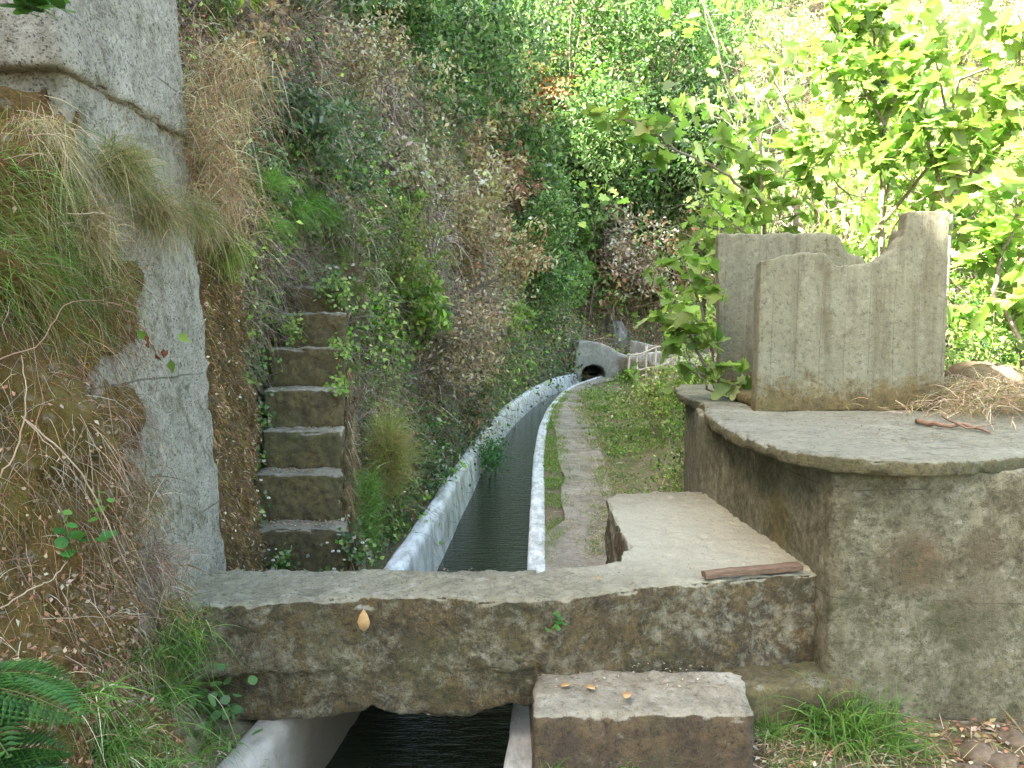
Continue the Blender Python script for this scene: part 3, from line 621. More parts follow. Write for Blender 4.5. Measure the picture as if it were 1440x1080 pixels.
solid.append(flat(la, -1.95, ZB)); solid.append(flat([(-1.0, 3.4), (.08, 3.4), (.16, 4.95), (-.84, 4.95)], -1.67, -1.585))  # last solid: unseen slab over the channel, added to block reflections in the water
V, Q = rough(solid, .011, .012, .05, 3, peb=2.2)
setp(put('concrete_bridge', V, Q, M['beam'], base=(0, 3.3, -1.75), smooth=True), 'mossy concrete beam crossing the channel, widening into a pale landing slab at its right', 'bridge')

# step block in front
st = [P2(752, 943, -1.45), P2(1040, 948, -1.45), P2(1062, 1006, -1.45), P2(900, 1004, -1.45), P2(750, 1008, -1.45)]
st[0] = (st[0][0], 3.22); st[1] = (st[1][0] + .03, 3.17)
V, Q = rough([flat(st, -1.95, -1.45)], .014, .012, .05, 14)
setp(put('concrete_step', V, Q, M['step'], base=(.5, 3.1, -1.7), smooth=True), 'low brown concrete step below the bridge beam with fallen leaves on it', 'step')
# ledge right of the step, under the landing
V, Q = rough([flat([(.3, 3.16), (.95, 3.16), (1.5, 3.22), (1.5, 3.7), (.3, 3.5)], -1.9, -1.53)], .016, .016, .04, 15)
setp(put('footing', V, Q, M['footing'], base=(1.1, 3.4, -1.8), smooth=True), 'narrow mossy concrete footing between the step and the corner of the platform wall', 'footing')

# round platform: wall + rim slab
pl = empty('round_platform', (2.4, 4.6, -1.7), 'streaked concrete platform with a curved overhanging rim carrying the broken tank', 'platform')
ZP = -.56
wall = [(1.26, 5.25), (1.285, 4.7), (1.33, 4.1), (1.365, 3.6), (1.375, 3.31), (1.45, 3.295), (2.1, 3.24), (2.9, 3.22), (3.9, 3.4), (5.0, 4.0), (5.2, 6), (4.6, 7.2), (1.6, 7.2)]
V, Q = rough([flat(wall, -1.95, ZP - .05)], .022, .010, .035, 21, .4)
put('platform_wall', V, Q, M['drum'], pl, smooth=True)
rim = [P2(*p, ZP) for p in ((990, 567), (991, 578), (1003, 592), (1030, 606), (1065, 620), (1110, 632), (1165, 641), (1230, 647), (1310, 648), (1440, 641), (1560, 634))]
rim += [(3.95, 3.6), (5.05, 4.1), (5.25, 6.1), (4.6, 7.25), (1.5, 7.25), (1.33, 6.2)]
V, Q = rough([flat(rim, ZP - .07, ZP)], .013, .008, .045, 25)
put('rim_slab', V, Q, M['rim'], pl, smooth=True)

# broken tank on the platform
tk = empty('broken_tank', (2.2, 5.5, ZP), 'roofless concrete tank with a jagged broken front panel on the platform', 'tank')
fo = [(1062, 579), (1066, 480), (1070, 366), (1101, 358), (1140, 354), (1164, 356), (1170, 364), (1176, 372), (1197, 374), (1215, 370), (1234, 369), (1245, 358), (1256, 352), (1262, 340), (1271, 331), (1274, 315), (1275, 297), (1336, 296), (1333, 420), (1327, 577)]
yF = 4.98
_r = random.Random(5)
def jag(pts, a, b, k=4, amp=3.2):
    out = []
    for i, p in enumerate(pts):
        out.append(p)
        if a <= i < b:
            q = pts[i + 1]; m = max(1, int(math.hypot(q[0] - p[0], q[1] - p[1]) / k))
            for j in range(1, m): t = j / m; out.append((p[0] + (q[0] - p[0]) * t + _r.uniform(-amp, amp) * .5, p[1] + (q[1] - p[1]) * t + _r.uniform(-amp, amp)))
    return out
fo = jag(fo, 2, 14, 7, 2.6)
V, Q = rough([prism([at(x, y, yF) for x, y in fo], (0, .11, 0))], .010, .003, .018, 33, .4)
put('front_panel', V, Q, M['tank'], tk, smooth=True)
yR = 6.1
ro = [(1012, 561), (1010, 328), (1040, 327), (1100, 328), (1165, 327), (1185, 336), (1192, 352), (1215, 362), (1222, 400), (1222, 561)]
ro = jag(ro, 1, 8, 8, 2.2)
V, Q = rough([prism([at(x, y, yR) for x, y in ro], (0, .11, 0))], .014, .004, .02, 37, .4)
put('rear_panel', V, Q, M['tank'], tk, smooth=True)
a0 = at(1335, 297, yF); xr_ = a0[0] - .12
zz = lambda yy: at(1275, yy, yF)[2]
so = [(xr_, yF + .1, ZP), (xr_, yF + .1, zz(297)), (xr_, yF + .22, zz(297)), (xr_, yF + .30, zz(312)), (xr_, yF + .5, zz(310)), (xr_, yF + .62, zz(340)), (xr_, yF + .9, zz(360)), (xr_, yR + .1, zz(372)), (xr_, yR + .1, ZP)]
V, Q = rough([prism(so, (.11, 0, 0))], .014, .004, .03, 41, .4)
put('side_panel', V, Q, M['tank'], tk, smooth=True)
V, Q = rough([prism([(1.60, yF + .1, ZP), (1.60, yF + .1, ZP + .07), (1.62, yR, ZP + .09), (1.62, yR, ZP)], (.14, 0, 0))], .016, .012, .03, 43)
put('sill', V, Q, M['tank'], tk, smooth=True)

# tall wall at left: shaft and proud upper block, faces parallel to the channel
tw = empty('concrete_buttress', (-1.8, 3.2, -1.5), 'tall grey porous concrete buttress with a thicker upper block at the left', 'buttress')
def fx_(z): return -1.36 - (z + 1.3) * .062
sh = []
zs = [-1.5, 1.0]
solid = [([(fx_(z) - w, y, z) for z in zs for (w, y) in ((0, 2.67), (0, 3.68), (.6, 3.72), (.6, 2.67))], [[3, 2, 1, 0], [4, 5, 6, 7], [0, 1, 5, 4], [1, 2, 6, 5], [2, 3, 7, 6], [3, 0, 4, 7]])]
V, Q = rough(solid, .014, .006, .05, 51, .3)
put('shaft', V, Q, M['pillar'], tw, smooth=True)
zs = [.83, 3.2]
solid = [([(fx_(z) + .035 - w, y, z) for z in zs for (w, y) in ((0, 2.6), (0, 3.62), (1.2, 3.62), (1.2, 2.6))], [[3, 2, 1, 0], [4, 5, 6, 7], [0, 1, 5, 4], [1, 2, 6, 5], [2, 3, 7, 6], [3, 0, 4, 7]])]
V, Q = rough(solid, .014, .006, .05, 55, .3)
put('upper_block', V, Q, M['pillar'], tw, smooth=True)
# moss covered wall behind it, left of the stairs
mw = [(-1.40, 3.66), (-1.43, 4.1), (-1.50, 4.62), (-1.9, 4.9), (-2.2, 3.66)]
V, Q = prism([(x, y, -1.6) for x, y in mw], (-.16, .15, 2.3))
V, Q = rough([(V, Q)], .02, .05, .05, 61, .22)
mwo = setp(put('mossy_wall', V, Q, M['mosswall'], base=(-1.6, 4.2, -1.5), smooth=True), 'wall face thick with orange brown moss between the buttress and the stairs', 'wall')
MF = face_data(V, Q); o_ = np.sign((MF[4] * (MF[6] - np.array([-1.8, 4.2, 0]))).sum(1))[:, None]; MF = MF[:4] + (MF[4] * o_,) + MF[5:]
p, nn = sample(MF, 26000, np.clip(MF[4][:, 0] - MF[4][:, 1] * .5, .0, 1) + .02); bufs['moss'].blades(p, nn + rdir(len(p)) * .9 - UP * .5, rng.uniform(.015, .05, len(p)), .004, .5, pal(len(p), MOSS + BROWN[:3], .4) * np.exp(fbm(p, .12, 3, 33) * .9)[:, None], 2)
p, nn = sample(MF, 1500, np.clip(MF[4][:, 0], .0, 1) + .02); bufs['brown'].leaves(p + nn * .02, rdir(len(p)), nn + rdir(len(p)) * .6, rng.uniform(.008, .028, len(p)), .012, pal(len(p), TAN + BROWN + [(.6, .58, .5)], .3))

# stairs
sr = empty('stair_flight', (-1.3, 4.7, -1.45), 'narrow flight of seven steep mossy concrete steps climbing the hillside', 'stairs')
Dst = [4.62, 4.84, 5.06, 5.28, 5.50, 5.72, 5.94]
stp = [(745, 360, 488), (668, 364, 482), (607, 374, 481), (548, 377, 483), (490, 382, 484), (440, 396, 486), (403, 386, 484)]
zprev = at(400, 800, 4.62)[2] - .3; tops = []
for k, ((yy, x0, x1), d) in enumerate(zip(stp, Dst)):
    a = at(x0, yy, d); b = at(x1, yy, d); z = a[2]; dn = Dst[k + 1] + .05 if k < 6 else d + .35; sh_ = -.05
    box = flat([(a[0] - .03, d), (b[0], d - .005), (b[0] + sh_, dn), (a[0] - .03 + sh_, dn)], zprev - .02, z)
    V, Q = rough([box], .012, .016, .06, 71 + k * 2, .2, peb=1.6)
    put('step', V, Q, M['stairs'], sr, smooth=True); tops.append((a[0], b[0], d, dn, z)); zprev = z - (.0 if k == 0 else 0)
# side cheek
cheek = []
for k, (x0, x1, d, dn, z) in enumerate(tops[:5]):
    zb = -1.75; z = z - .04 - .02 * k
    cheek.append(prism([(x1 - .01, d + .01, zb), (x1 - .01, d + .01, z - .015), (x1 - .05, dn, z - .015), (x1 - .05, dn, zb)], (.075 - .012 * k, 0, 0)))
V, Q = rough(cheek, .014, .035, .05, 91, .12); put('side_cheek', V, Q, M['mosswall'], sr, smooth=True)
CF = face_data(V, Q); p, nn = sample(CF, 5000, np.ones(len(CF[5]))); bufs['moss'].blades(p, rdir(len(p)) - UP * .6 + np.array([.5, -.5, 0]), rng.uniform(.015, .05, len(p)), .003, .8, pal(len(p), MOSS + TAN, .3), 3)
bufs['dry'].blades(p[:2200], rdir(2200) * .6 - UP * .8 + np.array([.4, -.4, 0]), rng.uniform(.04, .16, 2200), .003, .8, pal(2200, TAN + BROWN, .3), 4)

# tunnel mouth and terrace at the far end of the channel
hw = empty('tunnel_mouth', at(835, 535, 25.8), 'grey concrete tunnel mouth swallowing the channel at its far end', 'tunnel')
ol = [(806, 545), (808, 500), (813, 480), (830, 480), (846, 483), (858, 488), (868, 495), (884, 501), (906, 507), (906, 545), (851, 545), (851, 524), (848, 518), (842, 515), (833, 514), (825, 516), (820, 520), (818, 528), (818, 545)]
V, Q = rough([prism([at(x, y, 25.8) for x, y in ol], (0, 2.6, 0))], .05, .02, .05, 95, .6); put('headwall', V, Q, M['far_concrete'], hw, smooth=True)
lid = [at(806, 512, 28.3), at(906, 512, 28.3), at(906, 560, 28.3), at(806, 560, 28.3)]
V, Q = rough([prism(lid, (0, .3, 0))], .08, .01, .02, 96, .6); put('back_wall', V, Q, M['far_concrete'], hw, smooth=True)
a = at(882, 500, 25.6); b = at(950, 490, 22.4); dv = (b - a); nv = np.array([-dv[1], dv[0], 0]); nv /= np.linalg.norm(nv)
tz = a[2]
V, Q = rough([prism([(a[0], a[1], -1.9), (a[0], a[1], tz), (b[0], b[1], b[2]), (b[0], b[1], -1.9)], -nv * .25 if nv[1] < 0 else nv * .25)], .05, .015, .03, 97, .5)
setp(put('parapet_wall', V, Q, M['white'], base=(a[0], a[1], -1.8), smooth=True), 'low whitish wall behind the railing near the tunnel', 'wall')
V, Q = rough([flat([(a[0] - .3, a[1] + .3), (b[0], b[1] + .3), (b[0] + 3.5, b[1] + 1.5), (b[0] + 3, b[1] + 6), (a[0] + 1, a[1] + 4)], -1.9, -1.10)], .1, .02, .02, 98, .6)
setp(put('terrace', V, Q, M['path'], smooth=True), 'raised earth terrace beyond the railing', 'terrace', kind='structure')
c0 = at(886, 488, 27.2); c1 = at(925, 488, 26.2)
V, Q = rough([prism([(c0[0], c0[1], -1.2), (c0[0], c0[1], -.55), (c1[0], c1[1], -.75), (c1[0] + .4, c1[1], -1.2)], (0, .2, 0))], .05, .015, .03, 99, .5)
setp(put('back_parapet', V, Q, M['far_concrete'], base=(c0[0], c0[1], -1.2), smooth=True), 'short sloping grey parapet on the terrace above the tunnel', 'parapet')
rl = empty('railing', at(930, 535, 22), 'rickety pale wooden railing with uneven posts beside the far terrace', 'railing')
for (x, y0, y1) in ((884, 497, 540), (896, 496, 541), (909, 486, 541), (922, 489, 540), (932, 489, 543), (948, 474, 541), (965, 487, 540)):
    V, Q = tube(smooth_line([at(x + .5, y1, 22), at(x - .5, (y0 + y1) / 2, 22), at(x, y0, 22)], 3, .008), .035, 6); put('post', V, Q, M['rust'], rl, smooth=True)
for ln in (((882, 499), (903, 497), (927, 487), (947, 490), (966, 488)), ((884, 521), (900, 519), (930, 515), (948, 503), (968, 504)), ((952, 489), (966, 505))):
    V, Q = tube(smooth_line([at(x, y, 21.95) for x, y in ln], 3, .01), .028, 6); put('rail', V, Q, M['rust'], rl, smooth=True)

# ------------------------------------------------------------------ small things
def blob(c, r, seed, amp=.25, n=3):
    bm = bmesh.new(); bmesh.ops.create_icosphere(bm, subdivisions=n, radius=1); V = np.array([v.co[:] for v in bm.verts]); Fs = np.array([[v.index for v in f.verts] for f in bm.faces]); bm.free()
    V = V * (1 + amp * fbm(V, .9, 3, seed))[:, None] * np.array(r); return V + np.array(c), Fs
# board on the landing
a = at(990, 806, 3.45); b = at(1125, 792, 3.42)
a = onz(990, 808, ZB + .025); b = onz(1124, 795, ZB + .03)
pts = smooth_line([a, a * .7 + b * .3 + [0, 0, .004], a * .4 + b * .6, b], 4); dv = b - a; L_ = np.linalg.norm(dv)
sd = np.cross(dv / L_, UP)
Vs = []; Fs = []
for k, p in enumerate(pts):
    w = .022 + .012 * k / len(pts) + rng.normal(0, .0015); h = .014 + rng.normal(0, .001)
    for (u, v) in ((-1, -1), (1, -1), (1.0, .6), (.5, 1), (-.4, 1), (-1, .5)): Vs.append(p + sd * w * u + UP * h * v + rng.normal(0, .0012, 3))
for k in range(len(pts) - 1):
    for e in range(6): Fs.append([k * 6 + e, k * 6 + (e + 1) % 6, k * 6 + 6 + (e + 1) % 6, k * 6 + 6 + e])
Fs += [list(range(6))[::-1], list(range(len(pts) * 6 - 6, len(pts) * 6))]
setp(put('wood_board', Vs, Fs, M['wood'], base=a), 'split reddish piece of wood lying on the front edge of the landing slab', 'wood')
def stick(name, pts, r0, r1, mat, label, cat, jit=.004, group=None, n=6):
    L = smooth_line(pts, 5, jit); rr = np.linspace(r0, r1, len(L)); V, Q = tube(L, list(rr), n)
    return setp(put(name, V, Q, mat, base=pts[0], smooth=True), label, cat, group)
stick('stick', [onz(1290, 592, ZP + .018), onz(1330, 598, ZP + .02), onz(1358, 598, ZP + .02), onz(1392, 608, ZP + .014)], .016, .007, M['stick'], 'reddish brown stick lying on the platform right of the tank', 'stick')
stick('stick', [onz(1325, 585, ZP + .03), onz(1360, 600, ZP + .03), onz(1400, 596, ZP + .02)], .007, .004, M['stick'], 'thin forked stick crossing the thicker stick on the platform', 'stick')
# fallen leaves
def fleaf(px, py, z, L, rot, label, vert=False):
    c = onz(px, py, z) if not vert else at(px, py, z)
    T, TF = np.array([(0, 0, 0), (.2, .22, .05), (.45, .3, .09), (.75, .2, .08), (1, 0, .02), (.75, -.2, .1), (.45, -.3, .07), (.2, -.22, .05), (.5, 0, 0)]), [(8, k, (k + 1) % 8) for k in range(8)]
    T = T - [.5, 0, 0]; T = T * L
    if vert: V = np.stack([T[:, 1] * .9, -T[:, 2] - .004, T[:, 0]], 1)
    else: ca, sa = math.cos(rot), math.sin(rot); V = np.stack([T[:, 0] * ca - T[:, 1] * sa, T[:, 0] * sa + T[:, 1] * ca, T[:, 2] + .004], 1)
    o = put('fallen_leaf', V + c, np.array(TF), M['fallen'], base=c); s_ = o.modifiers.new('t', 'SOLIDIFY'); s_.thickness = .0012
    return setp(o, label, 'leaf', 'fallen leaves on the concrete')
fleaf(796, 965, -1.435, .05, .5, 'round yellow fallen leaf at the left end of the concrete step')
fleaf(829, 968, -1.435, .055, 2.4, 'orange fallen leaf second from the left on the concrete step')
fleaf(882, 979, -1.435, .06, 1.2, 'curled yellow fallen leaf in the middle of the concrete step')
fleaf(842, 815, ZB + .008, .035, .2, 'small pinkish fallen leaf on top of the bridge deck')
fleaf(512, 872, 3.085, .095, 0, 'long pale yellow leaf stuck on the front of the bridge beam', True)
# stones at the bottom right
for (px, py, r, lb) in ((1375, 1062, .07, 'rounded brown stone left of the others at the foot of the platform wall'), (1412, 1072, .055, 'small dark stone below the brown stones in the right corner'), (1365, 1085, .05, 'half buried stone at the bottom edge near the grass tuft'), (1432, 1045, .06, 'tan stone in the far right corner against the wall')):
    c = onz(px, py, -1.70); V, Q = blob(c, (r * 1.1, r * .9, r * .6), px, .7); setp(put('stone', V, Q, M['stone'], base=c, smooth=True), lb, 'stone', 'stones at the foot of the wall')
# rock outcrops in the hill
def hill_at(px, py): return cast([HT], px, py) or (at(px, py, 30), np.array([0, -1., 0]))
for (px, py, r, lb) in ((688, 440, .42, 'blue grey rock face showing through the vines left of the ivy'), (690, 540, .30, 'dark rock low on the hillside beside the channel bend'), (868, 474, .6, 'grey boulder above the tunnel mouth'), (455, 190, .22, 'dark rock showing between vines above the stairs')):
    c, nn = hill_at(px, py); V, Q = blob(c - nn * r * .35, (r * .7, r, r * 1.3), px, .5, 4); V = V + .04 * r * np.stack([fbm(V, .12, 3, k) for k in range(3)], 1)
    setp(put('rock', V, Q, M['rock'], base=c, smooth=True), lb, 'rock')

# ------------------------------------------------------------------ plants near the works
G_ = bufs['grass']
def tuft(px, py, z, n, L, green=1.0, spread=.7, W=.006, lean=(0, 0, 0), label='', name='grass_tuft', r=.05, dry=.35, D=None, droop=(.4, 1.3)):
    c = cast([GT, BT], px, py)[0] if z is None else onz(px, py, z); b = Buf(); P_ = c + rng.normal(0, 1, (n, 3)) * [r, r, .004]
    d = UP + rdir(n) * spread + np.array(lean); d[:, 2] = abs(d[:, 2])
    b.blades(P_, d, L * rng.uniform(.5, 1.1, n), W * rng.uniform(.6, 1.2, n), rng.uniform(*droop, n), pal(n, GREEN[:4], .2), 6)
    e = Buf(); m_ = int(n * dry) + 3; P_ = c + rng.normal(0, 1, (m_, 3)) * [r, r, .004]; d = UP * .6 + rdir(m_) * spread * 1.3; d[:, 2] = abs(d[:, 2])
    e.blades(P_, d, L * rng.uniform(.4, .9, m_), W * .7, rng.uniform(.8, 1.8, m_), pal(m_, TAN, .25), 6)
    o = empty(name, c, label, 'grass', 'grass tufts around the concrete works'); b.put('green_blades', M['leaf'], o, c); e.put('dry_blades', M['dry'], o, c); return o
tuft(1175, 1035, -1.71, 280, .62, spread=.75, W=.009, label='large bright grass tuft at the corner of the platform wall', r=.06, droop=(.5, 1.3))
tuft(1225, 1050, -1.71, 200, .60, spread=.8, W=.008, lean=(.5, 0, 0), label='grass tuft leaning right at the foot of the platform wall', r=.06)
tuft(1085, 1040, -1.71, 90, .36, spread=.8, W=.006, label='small grass tuft right beside the concrete step', r=.03, dry=.9)
tuft(1120, 1085, -1.72, 50, .3, spread=.9, W=.005, lean=(.2, -.3, 0), label='dry straw tuft at the bottom edge right of the step', r=.05, dry=2.5)
tuft(780, 1085, -1.66, 26, .16, spread=.5, W=.005, label='thin grass tuft at the bottom edge in front of the step', r=.02, dry=.2)
tuft(885, 1080, -1.66, 20, .12, spread=.8, W=.004, label='tiny grass sprig under the middle of the step', r=.02, dry=.2)
# grassy foot of the bank, lower left
for (px, py, n, L, lb) in ((215, 985, 220, .30, 'long grass tuft spilling down the bank beside the white wall end'), (140, 1050, 240, .34, 'long bright grass tuft at the bottom left'), (255, 915, 120, .22, 'grass tuft under the left end of the beam'),
    (50, 1095, 200, .30, 'grass tuft behind the lower fern'), (290, 1050, 120, .18, 'short grass tuft above the white wall end'), (215, 1095, 160, .26, 'grass tuft at the bottom edge beside the leafy plant'), (110, 985, 120, .24, 'grass tuft on the bank right of the upper fern'), (180, 930, 90, .2, 'thin grass tuft under the orange moss'), (330, 1090, 80, .14, 'tiny grass tuft at the bottom edge by the white wall')):
    tuft(px, py, None, n, L, spread=.8, W=.0058, lean=(.45, -.15, 0), label=lb, r=.05, dry=.45)
# leafy herbs
def herb(px, py, z, n, r, L, cols, label, tall=.1, name='leafy_herb', D=None, group='leafy herbs'):
    c = (cast([GT, BT], px, py)[0] if z is None else onz(px, py, z)) if D is None else at(px, py, D); b = Buf(); P_ = c + np.abs(rng.normal(0, 1, (n, 3))) * np.array([0, 0, tall]) + rng.normal(0, 1, (n, 3)) * [r, r, .01]
    st_ = Buf(); st_.twigs(np.repeat(c[None], n, 0) + (P_ - c) * [.5, .5, 0], (P_ - c) * [.5, .5, 1] + UP * .01, np.linalg.norm((P_ - c) * [.5, .5, 1], axis=1), .0012, 0, pal(n, [(.08, .12, .03)]), 2, .03)
    b.leaves(P_, rdir(n) * [1, 1, .3], UP * 1.0 - np.array([0, .4, 0]) + rdir(n) * .5, L * rng.uniform(.6, 1.2, n), L * .8, pal(n, cols, .15), T_RND)
    o = empty(name, c, label, 'plant', group); b.put('leaves', M['leaf'], o, c); st_.put('stems', M['leaf'], o, c); return o
herb(305, 1010, None, 70, .07, .05, [(.10, .20, .06), (.14, .24, .09)], 'round leaved plant under the left end of the beam', .10)
herb(270, 970, None, 40, .05, .045, [(.10, .20, .06), (.14, .24, .09)], 'pale green round leaved plant higher on the grassy bank', .10)
herb(345, 1000, None, 40, .05, .025, [(.08, .18, .04)], 'fine leaved plant beside the white channel wall end', .08)
herb(785, 880, 0, 12, .018, .04, [(.09, .2, .05)], 'small weed growing from the crack in the bridge beam', .03, D=3.10)
herb(800, 1070, -1.66, 22, .02, .02, [(.09, .2, .05)], 'small upright weed at the left foot of the step', .09)
herb(110, 775, 0, 14, .035, .05, [(.05, .16, .03)], 'dark green leaves hanging from the mossy bank', .04, D=2.3)
herb(130, 725, 0, 10, .03, .03, [(.12, .24, .04)], 'three small bright leaves on the mossy bank', .04, D=2.38)
herb(50, 12, 0, 40, .05, .06, [(.04, .11, .02), (.06, .14, .02)], 'dark leaves hanging in the top left corner', .03, D=2.35)
herb(620, 600, 0, 60, .12, .04, LIME, 'light green weed low beside the left channel wall', .1, D=8.5)
for (px, py, n, L, lb) in [(640, 370, 700, 1.5, 'long pinkish dry vines hanging down the middle of the near slope'), (610, 430, 500, 1.1, 'tangled grey vines hanging left of the rock face'), (665, 400, 500, 1.3, 'brown dry vines hanging beside the rock face'), (700, 350, 500, 1.8, 'pale dry vines hanging under the rusty bush'),
    (820, 370, 600, 3.0, 'bleached vines hanging above the tunnel mouth'), (850, 410, 500, 2.4, 'pinkish dry vines falling to the terrace'), (520, 160, 500, 1.2, 'straw coloured vines hanging high above the stairs'), (600, 130, 500, 1.8, 'tan vines hanging under the dark evergreen'), (575, 320, 400, .9, 'short pale vines above the mossy shrub')]:
    c, nn = hill_at(px, py); b = Buf(); w_ = L * .45; P_ = c + nn * .12 + rng.normal(0, 1, (n, 3)) * [w_ * .35, w_ * .5, L * .28]
    b.twigs(P_, nn * .5 + rdir(n) * .9 - UP * .4, L * rng.uniform(.15, .6, n), .0028 * (1 + L), rng.uniform(.3, 1.5, n), pal(n, PINK + GREY, .25), 5, .2)
    m_ = n * 3; k = rng.integers(0, n, m_); b.leaves(P_[k] + rng.normal(0, .06 * L, (m_, 3)) - UP * .1 * L, rdir(m_), rdir(m_), .02 * (1 + L) * rng.uniform(.4, 1.1, m_), .011 * (1 + L), pal(m_, PINK + BROWN[:2], .3))
    o = empty('hanging_vines', c, lb, 'vines', 'dry vines hanging on the slope'); b.put('strands', M['dry'], o, c)
# climbing stem with red leaves across the buttress
stem = [at(*p) for p in ((150, 425, 2.62), (185, 440, 2.75), (205, 470, 2.85), (222, 495, 2.95), (232, 500, 2.98))]
vn = empty('creeper', stem[0], 'dark twig with red and green leaves hanging in front of the buttress', 'plant')
V, Q = tube(smooth_line(stem, 5, .004), .0028, 5); put('stem', V, Q, M['stick'], vn)
b = Buf(); c = np.array([at(*p) for p in ((208, 490, 2.85), (218, 498, 2.88), (230, 490, 2.9), (214, 515, 2.88), (222, 485, 2.9), (236, 492, 2.9), (206, 470, 2.85))]); b.leaves(c, rdir(7) * [1, .3, .6] - UP * .2, np.tile([0, -1, .2], (7, 1)) + rdir(7) * .4, .036, .02, pal(7, [(.10, .03, .015), (.16, .05, .02)]))
c = np.array([at(*p) for p in ((240, 505, 2.88), (250, 470, 2.9), (207, 478, 2.85))]); b.leaves(c, np.array([(.1, 0, -1), (.8, 0, -.5), (-.5, 0, .5)]), np.tile([0, -1, .2], (3, 1)), .055, .035, pal(3, LIME)); b.put('leaves', M['leaf'], vn)
def feather(px, py, D, n, L, cols, lean, label, name='feathery_grass', W=.0022, droop=(.1, .8), r=.04, mat='leaf'):
    c = at(px, py, D); b = Buf(); P_ = c + rng.normal(0, r, (n, 3)); b.blades(P_, rdir(n) * .8 + np.array(lean), L * rng.uniform(.4, 1.1, n), W, rng.uniform(*droop, n), pal(n, cols, .22) * np.exp(fbm(P_, .05, 2) * .5)[:, None], 5)
    o = empty(name, c, label, 'grass', 'feathery clumps around the buttress'); b.put('blades', M[mat], o, c); return o
FT = [(.13, .15, .04), (.20, .19, .07), (.09, .13, .03), (.26, .20, .10), (.30, .24, .14)]
feather(165, 235, 2.72, 1500, .17, FT, (.5, -.2, .1), 'green and tan feathery grass covering the foot of the upper block')
feather(215, 290, 2.85, 1200, .15, FT[1:] + BROWN[:1], (.4, -.2, -.3), 'reddish feathery grass hanging over the buttress face')
feather(270, 300, 3.2, 900, .15, FT, (.5, -.2, -.1), 'yellow green feathery grass at the right edge of the buttress')
feather(120, 310, 2.6, 1200, .16, FT[3:] + BROWN[:2] + TAN, (.4, -.3, -.2), 'brown feathery grass beside the left edge of the buttress')
feather(60, 190, 2.5, 700, .22, TAN, (.3, -.3, -.6), 'bleached dry grass hanging under the upper block', droop=(.6, 1.4))
feather(265, 190, 3.75, 2200, .17, TAN + BROWN, (.3, -.4, .2), 'dry brown brush right of the upper block', W=.004, r=.11, droop=(.1, 1.0))
feather(285, 265, 3.8, 2400, .17, BROWN + TAN[:2], (.3, -.4, -.1), 'dry brown brush on top of the mossy wall', W=.004, r=.12, droop=(.1, 1.0))
feather(320, 110, 4.1, 1500, .2, TAN + BROWN, (.2, -.4, .2), 'upper dry brush among the twigs', W=.004, r=.12, droop=(.3, 1.4))
feather(315, 340, 4.1, 700, .16, [(.20, .26, .05), (.14, .2, .03)], (.3, -.4, -.3), 'yellow green drooping tuft on the mossy wall', W=.008, r=.04)
feather(205, 790, 2.95, 900, .16, GREY + BROWN, (.3, -.3, .1), 'dead twigs and litter heaped at the foot of the buttress', name='twig_heap', W=.003, r=.06, mat='dry')
feather(185, 700, 2.85, 700, .16, MOSS + TAN, (.4, -.3, -.2), 'dry stalks at the left edge of the lower buttress', name='dry_tuft', W=.003, r=.06, mat='dry')
feather(225, 850, 2.95, 700, .14, TAN + MOSS, (.4, -.3, -.2), 'dry stalks hiding the left end of the bridge', name='dry_tuft', W=.003, r=.06, mat='dry')
feather(245, 900, 2.9, 500, .16, GREEN, (.4, -.3, .1), 'green tuft below the left end of the bridge', name='green_tuft', W=.005, r=.06)
# pale roots and stalks hanging on the bank
for (px, py, n, L, W, cl) in [(345, 270, 160, .3, .006, 0), (375, 285, 160, .3, .006, 0), (410, 270, 160, .28, .006, 0), (440, 290, 150, .26, .006, 0), (390, 310, 120, .24, .006, 0), (350, 310, 100, .2, .006, 0), (500, 360, 150, .26, .005, 1), (530, 390, 150, .26, .005, 1), (510, 420, 120, .22, .005, 1), (540, 340, 110, .24, .005, 1), (430, 350, 140, .35, .004, 2), (395, 360, 140, .35, .004, 2), (465, 365, 120, .32, .004, 2), (505, 600, 90, .2, .005, 0), (495, 540, 90, .2, .005, 1), (675, 560, 160, .4, .009, 0), (700, 545, 120, .4, .009, 0), (560, 640, 100, .22, .005, 1), (600, 350, 140, .4, .006, 2), (650, 330, 120, .4, .006, 2), (470, 110, 140, .4, .006, 2), (590, 110, 140, .6, .008, 2)]:
    c, nn = hill_at(px, py); c = c + nn * (.16 if cl < 2 else .05); n = int(n * 1.7); b = Buf(); P_ = c + rng.normal(0, .05, (n, 3)) * [1, 1, .6]; b.blades(P_, nn * .6 + UP * (.7 if cl < 2 else -.1) + rdir(n) * .7, L * rng.uniform(.4, 1.1, n), W, rng.uniform(.3, 1.2, n), pal(n, ([(.14, .28, .045), (.18, .33, .06), (.11, .22, .035)], [(.16, .2, .05), (.2, .2, .08), (.11, .17, .03)], TAN + GREY[:2])[cl], .2), 5)
    o = empty('slope_grass', c, ('bright green grass tuft on the slope around the stairs', 'yellow green grass tuft on the slope around the stairs', 'dry grey tan grass tuft hanging on the slope')[cl], 'grass', ('green tufts on the slope', 'yellow green tufts on the slope', 'dry tufts on the slope')[cl]); b.put('blades', M['leaf' if cl < 2 else 'dry'], o, c)
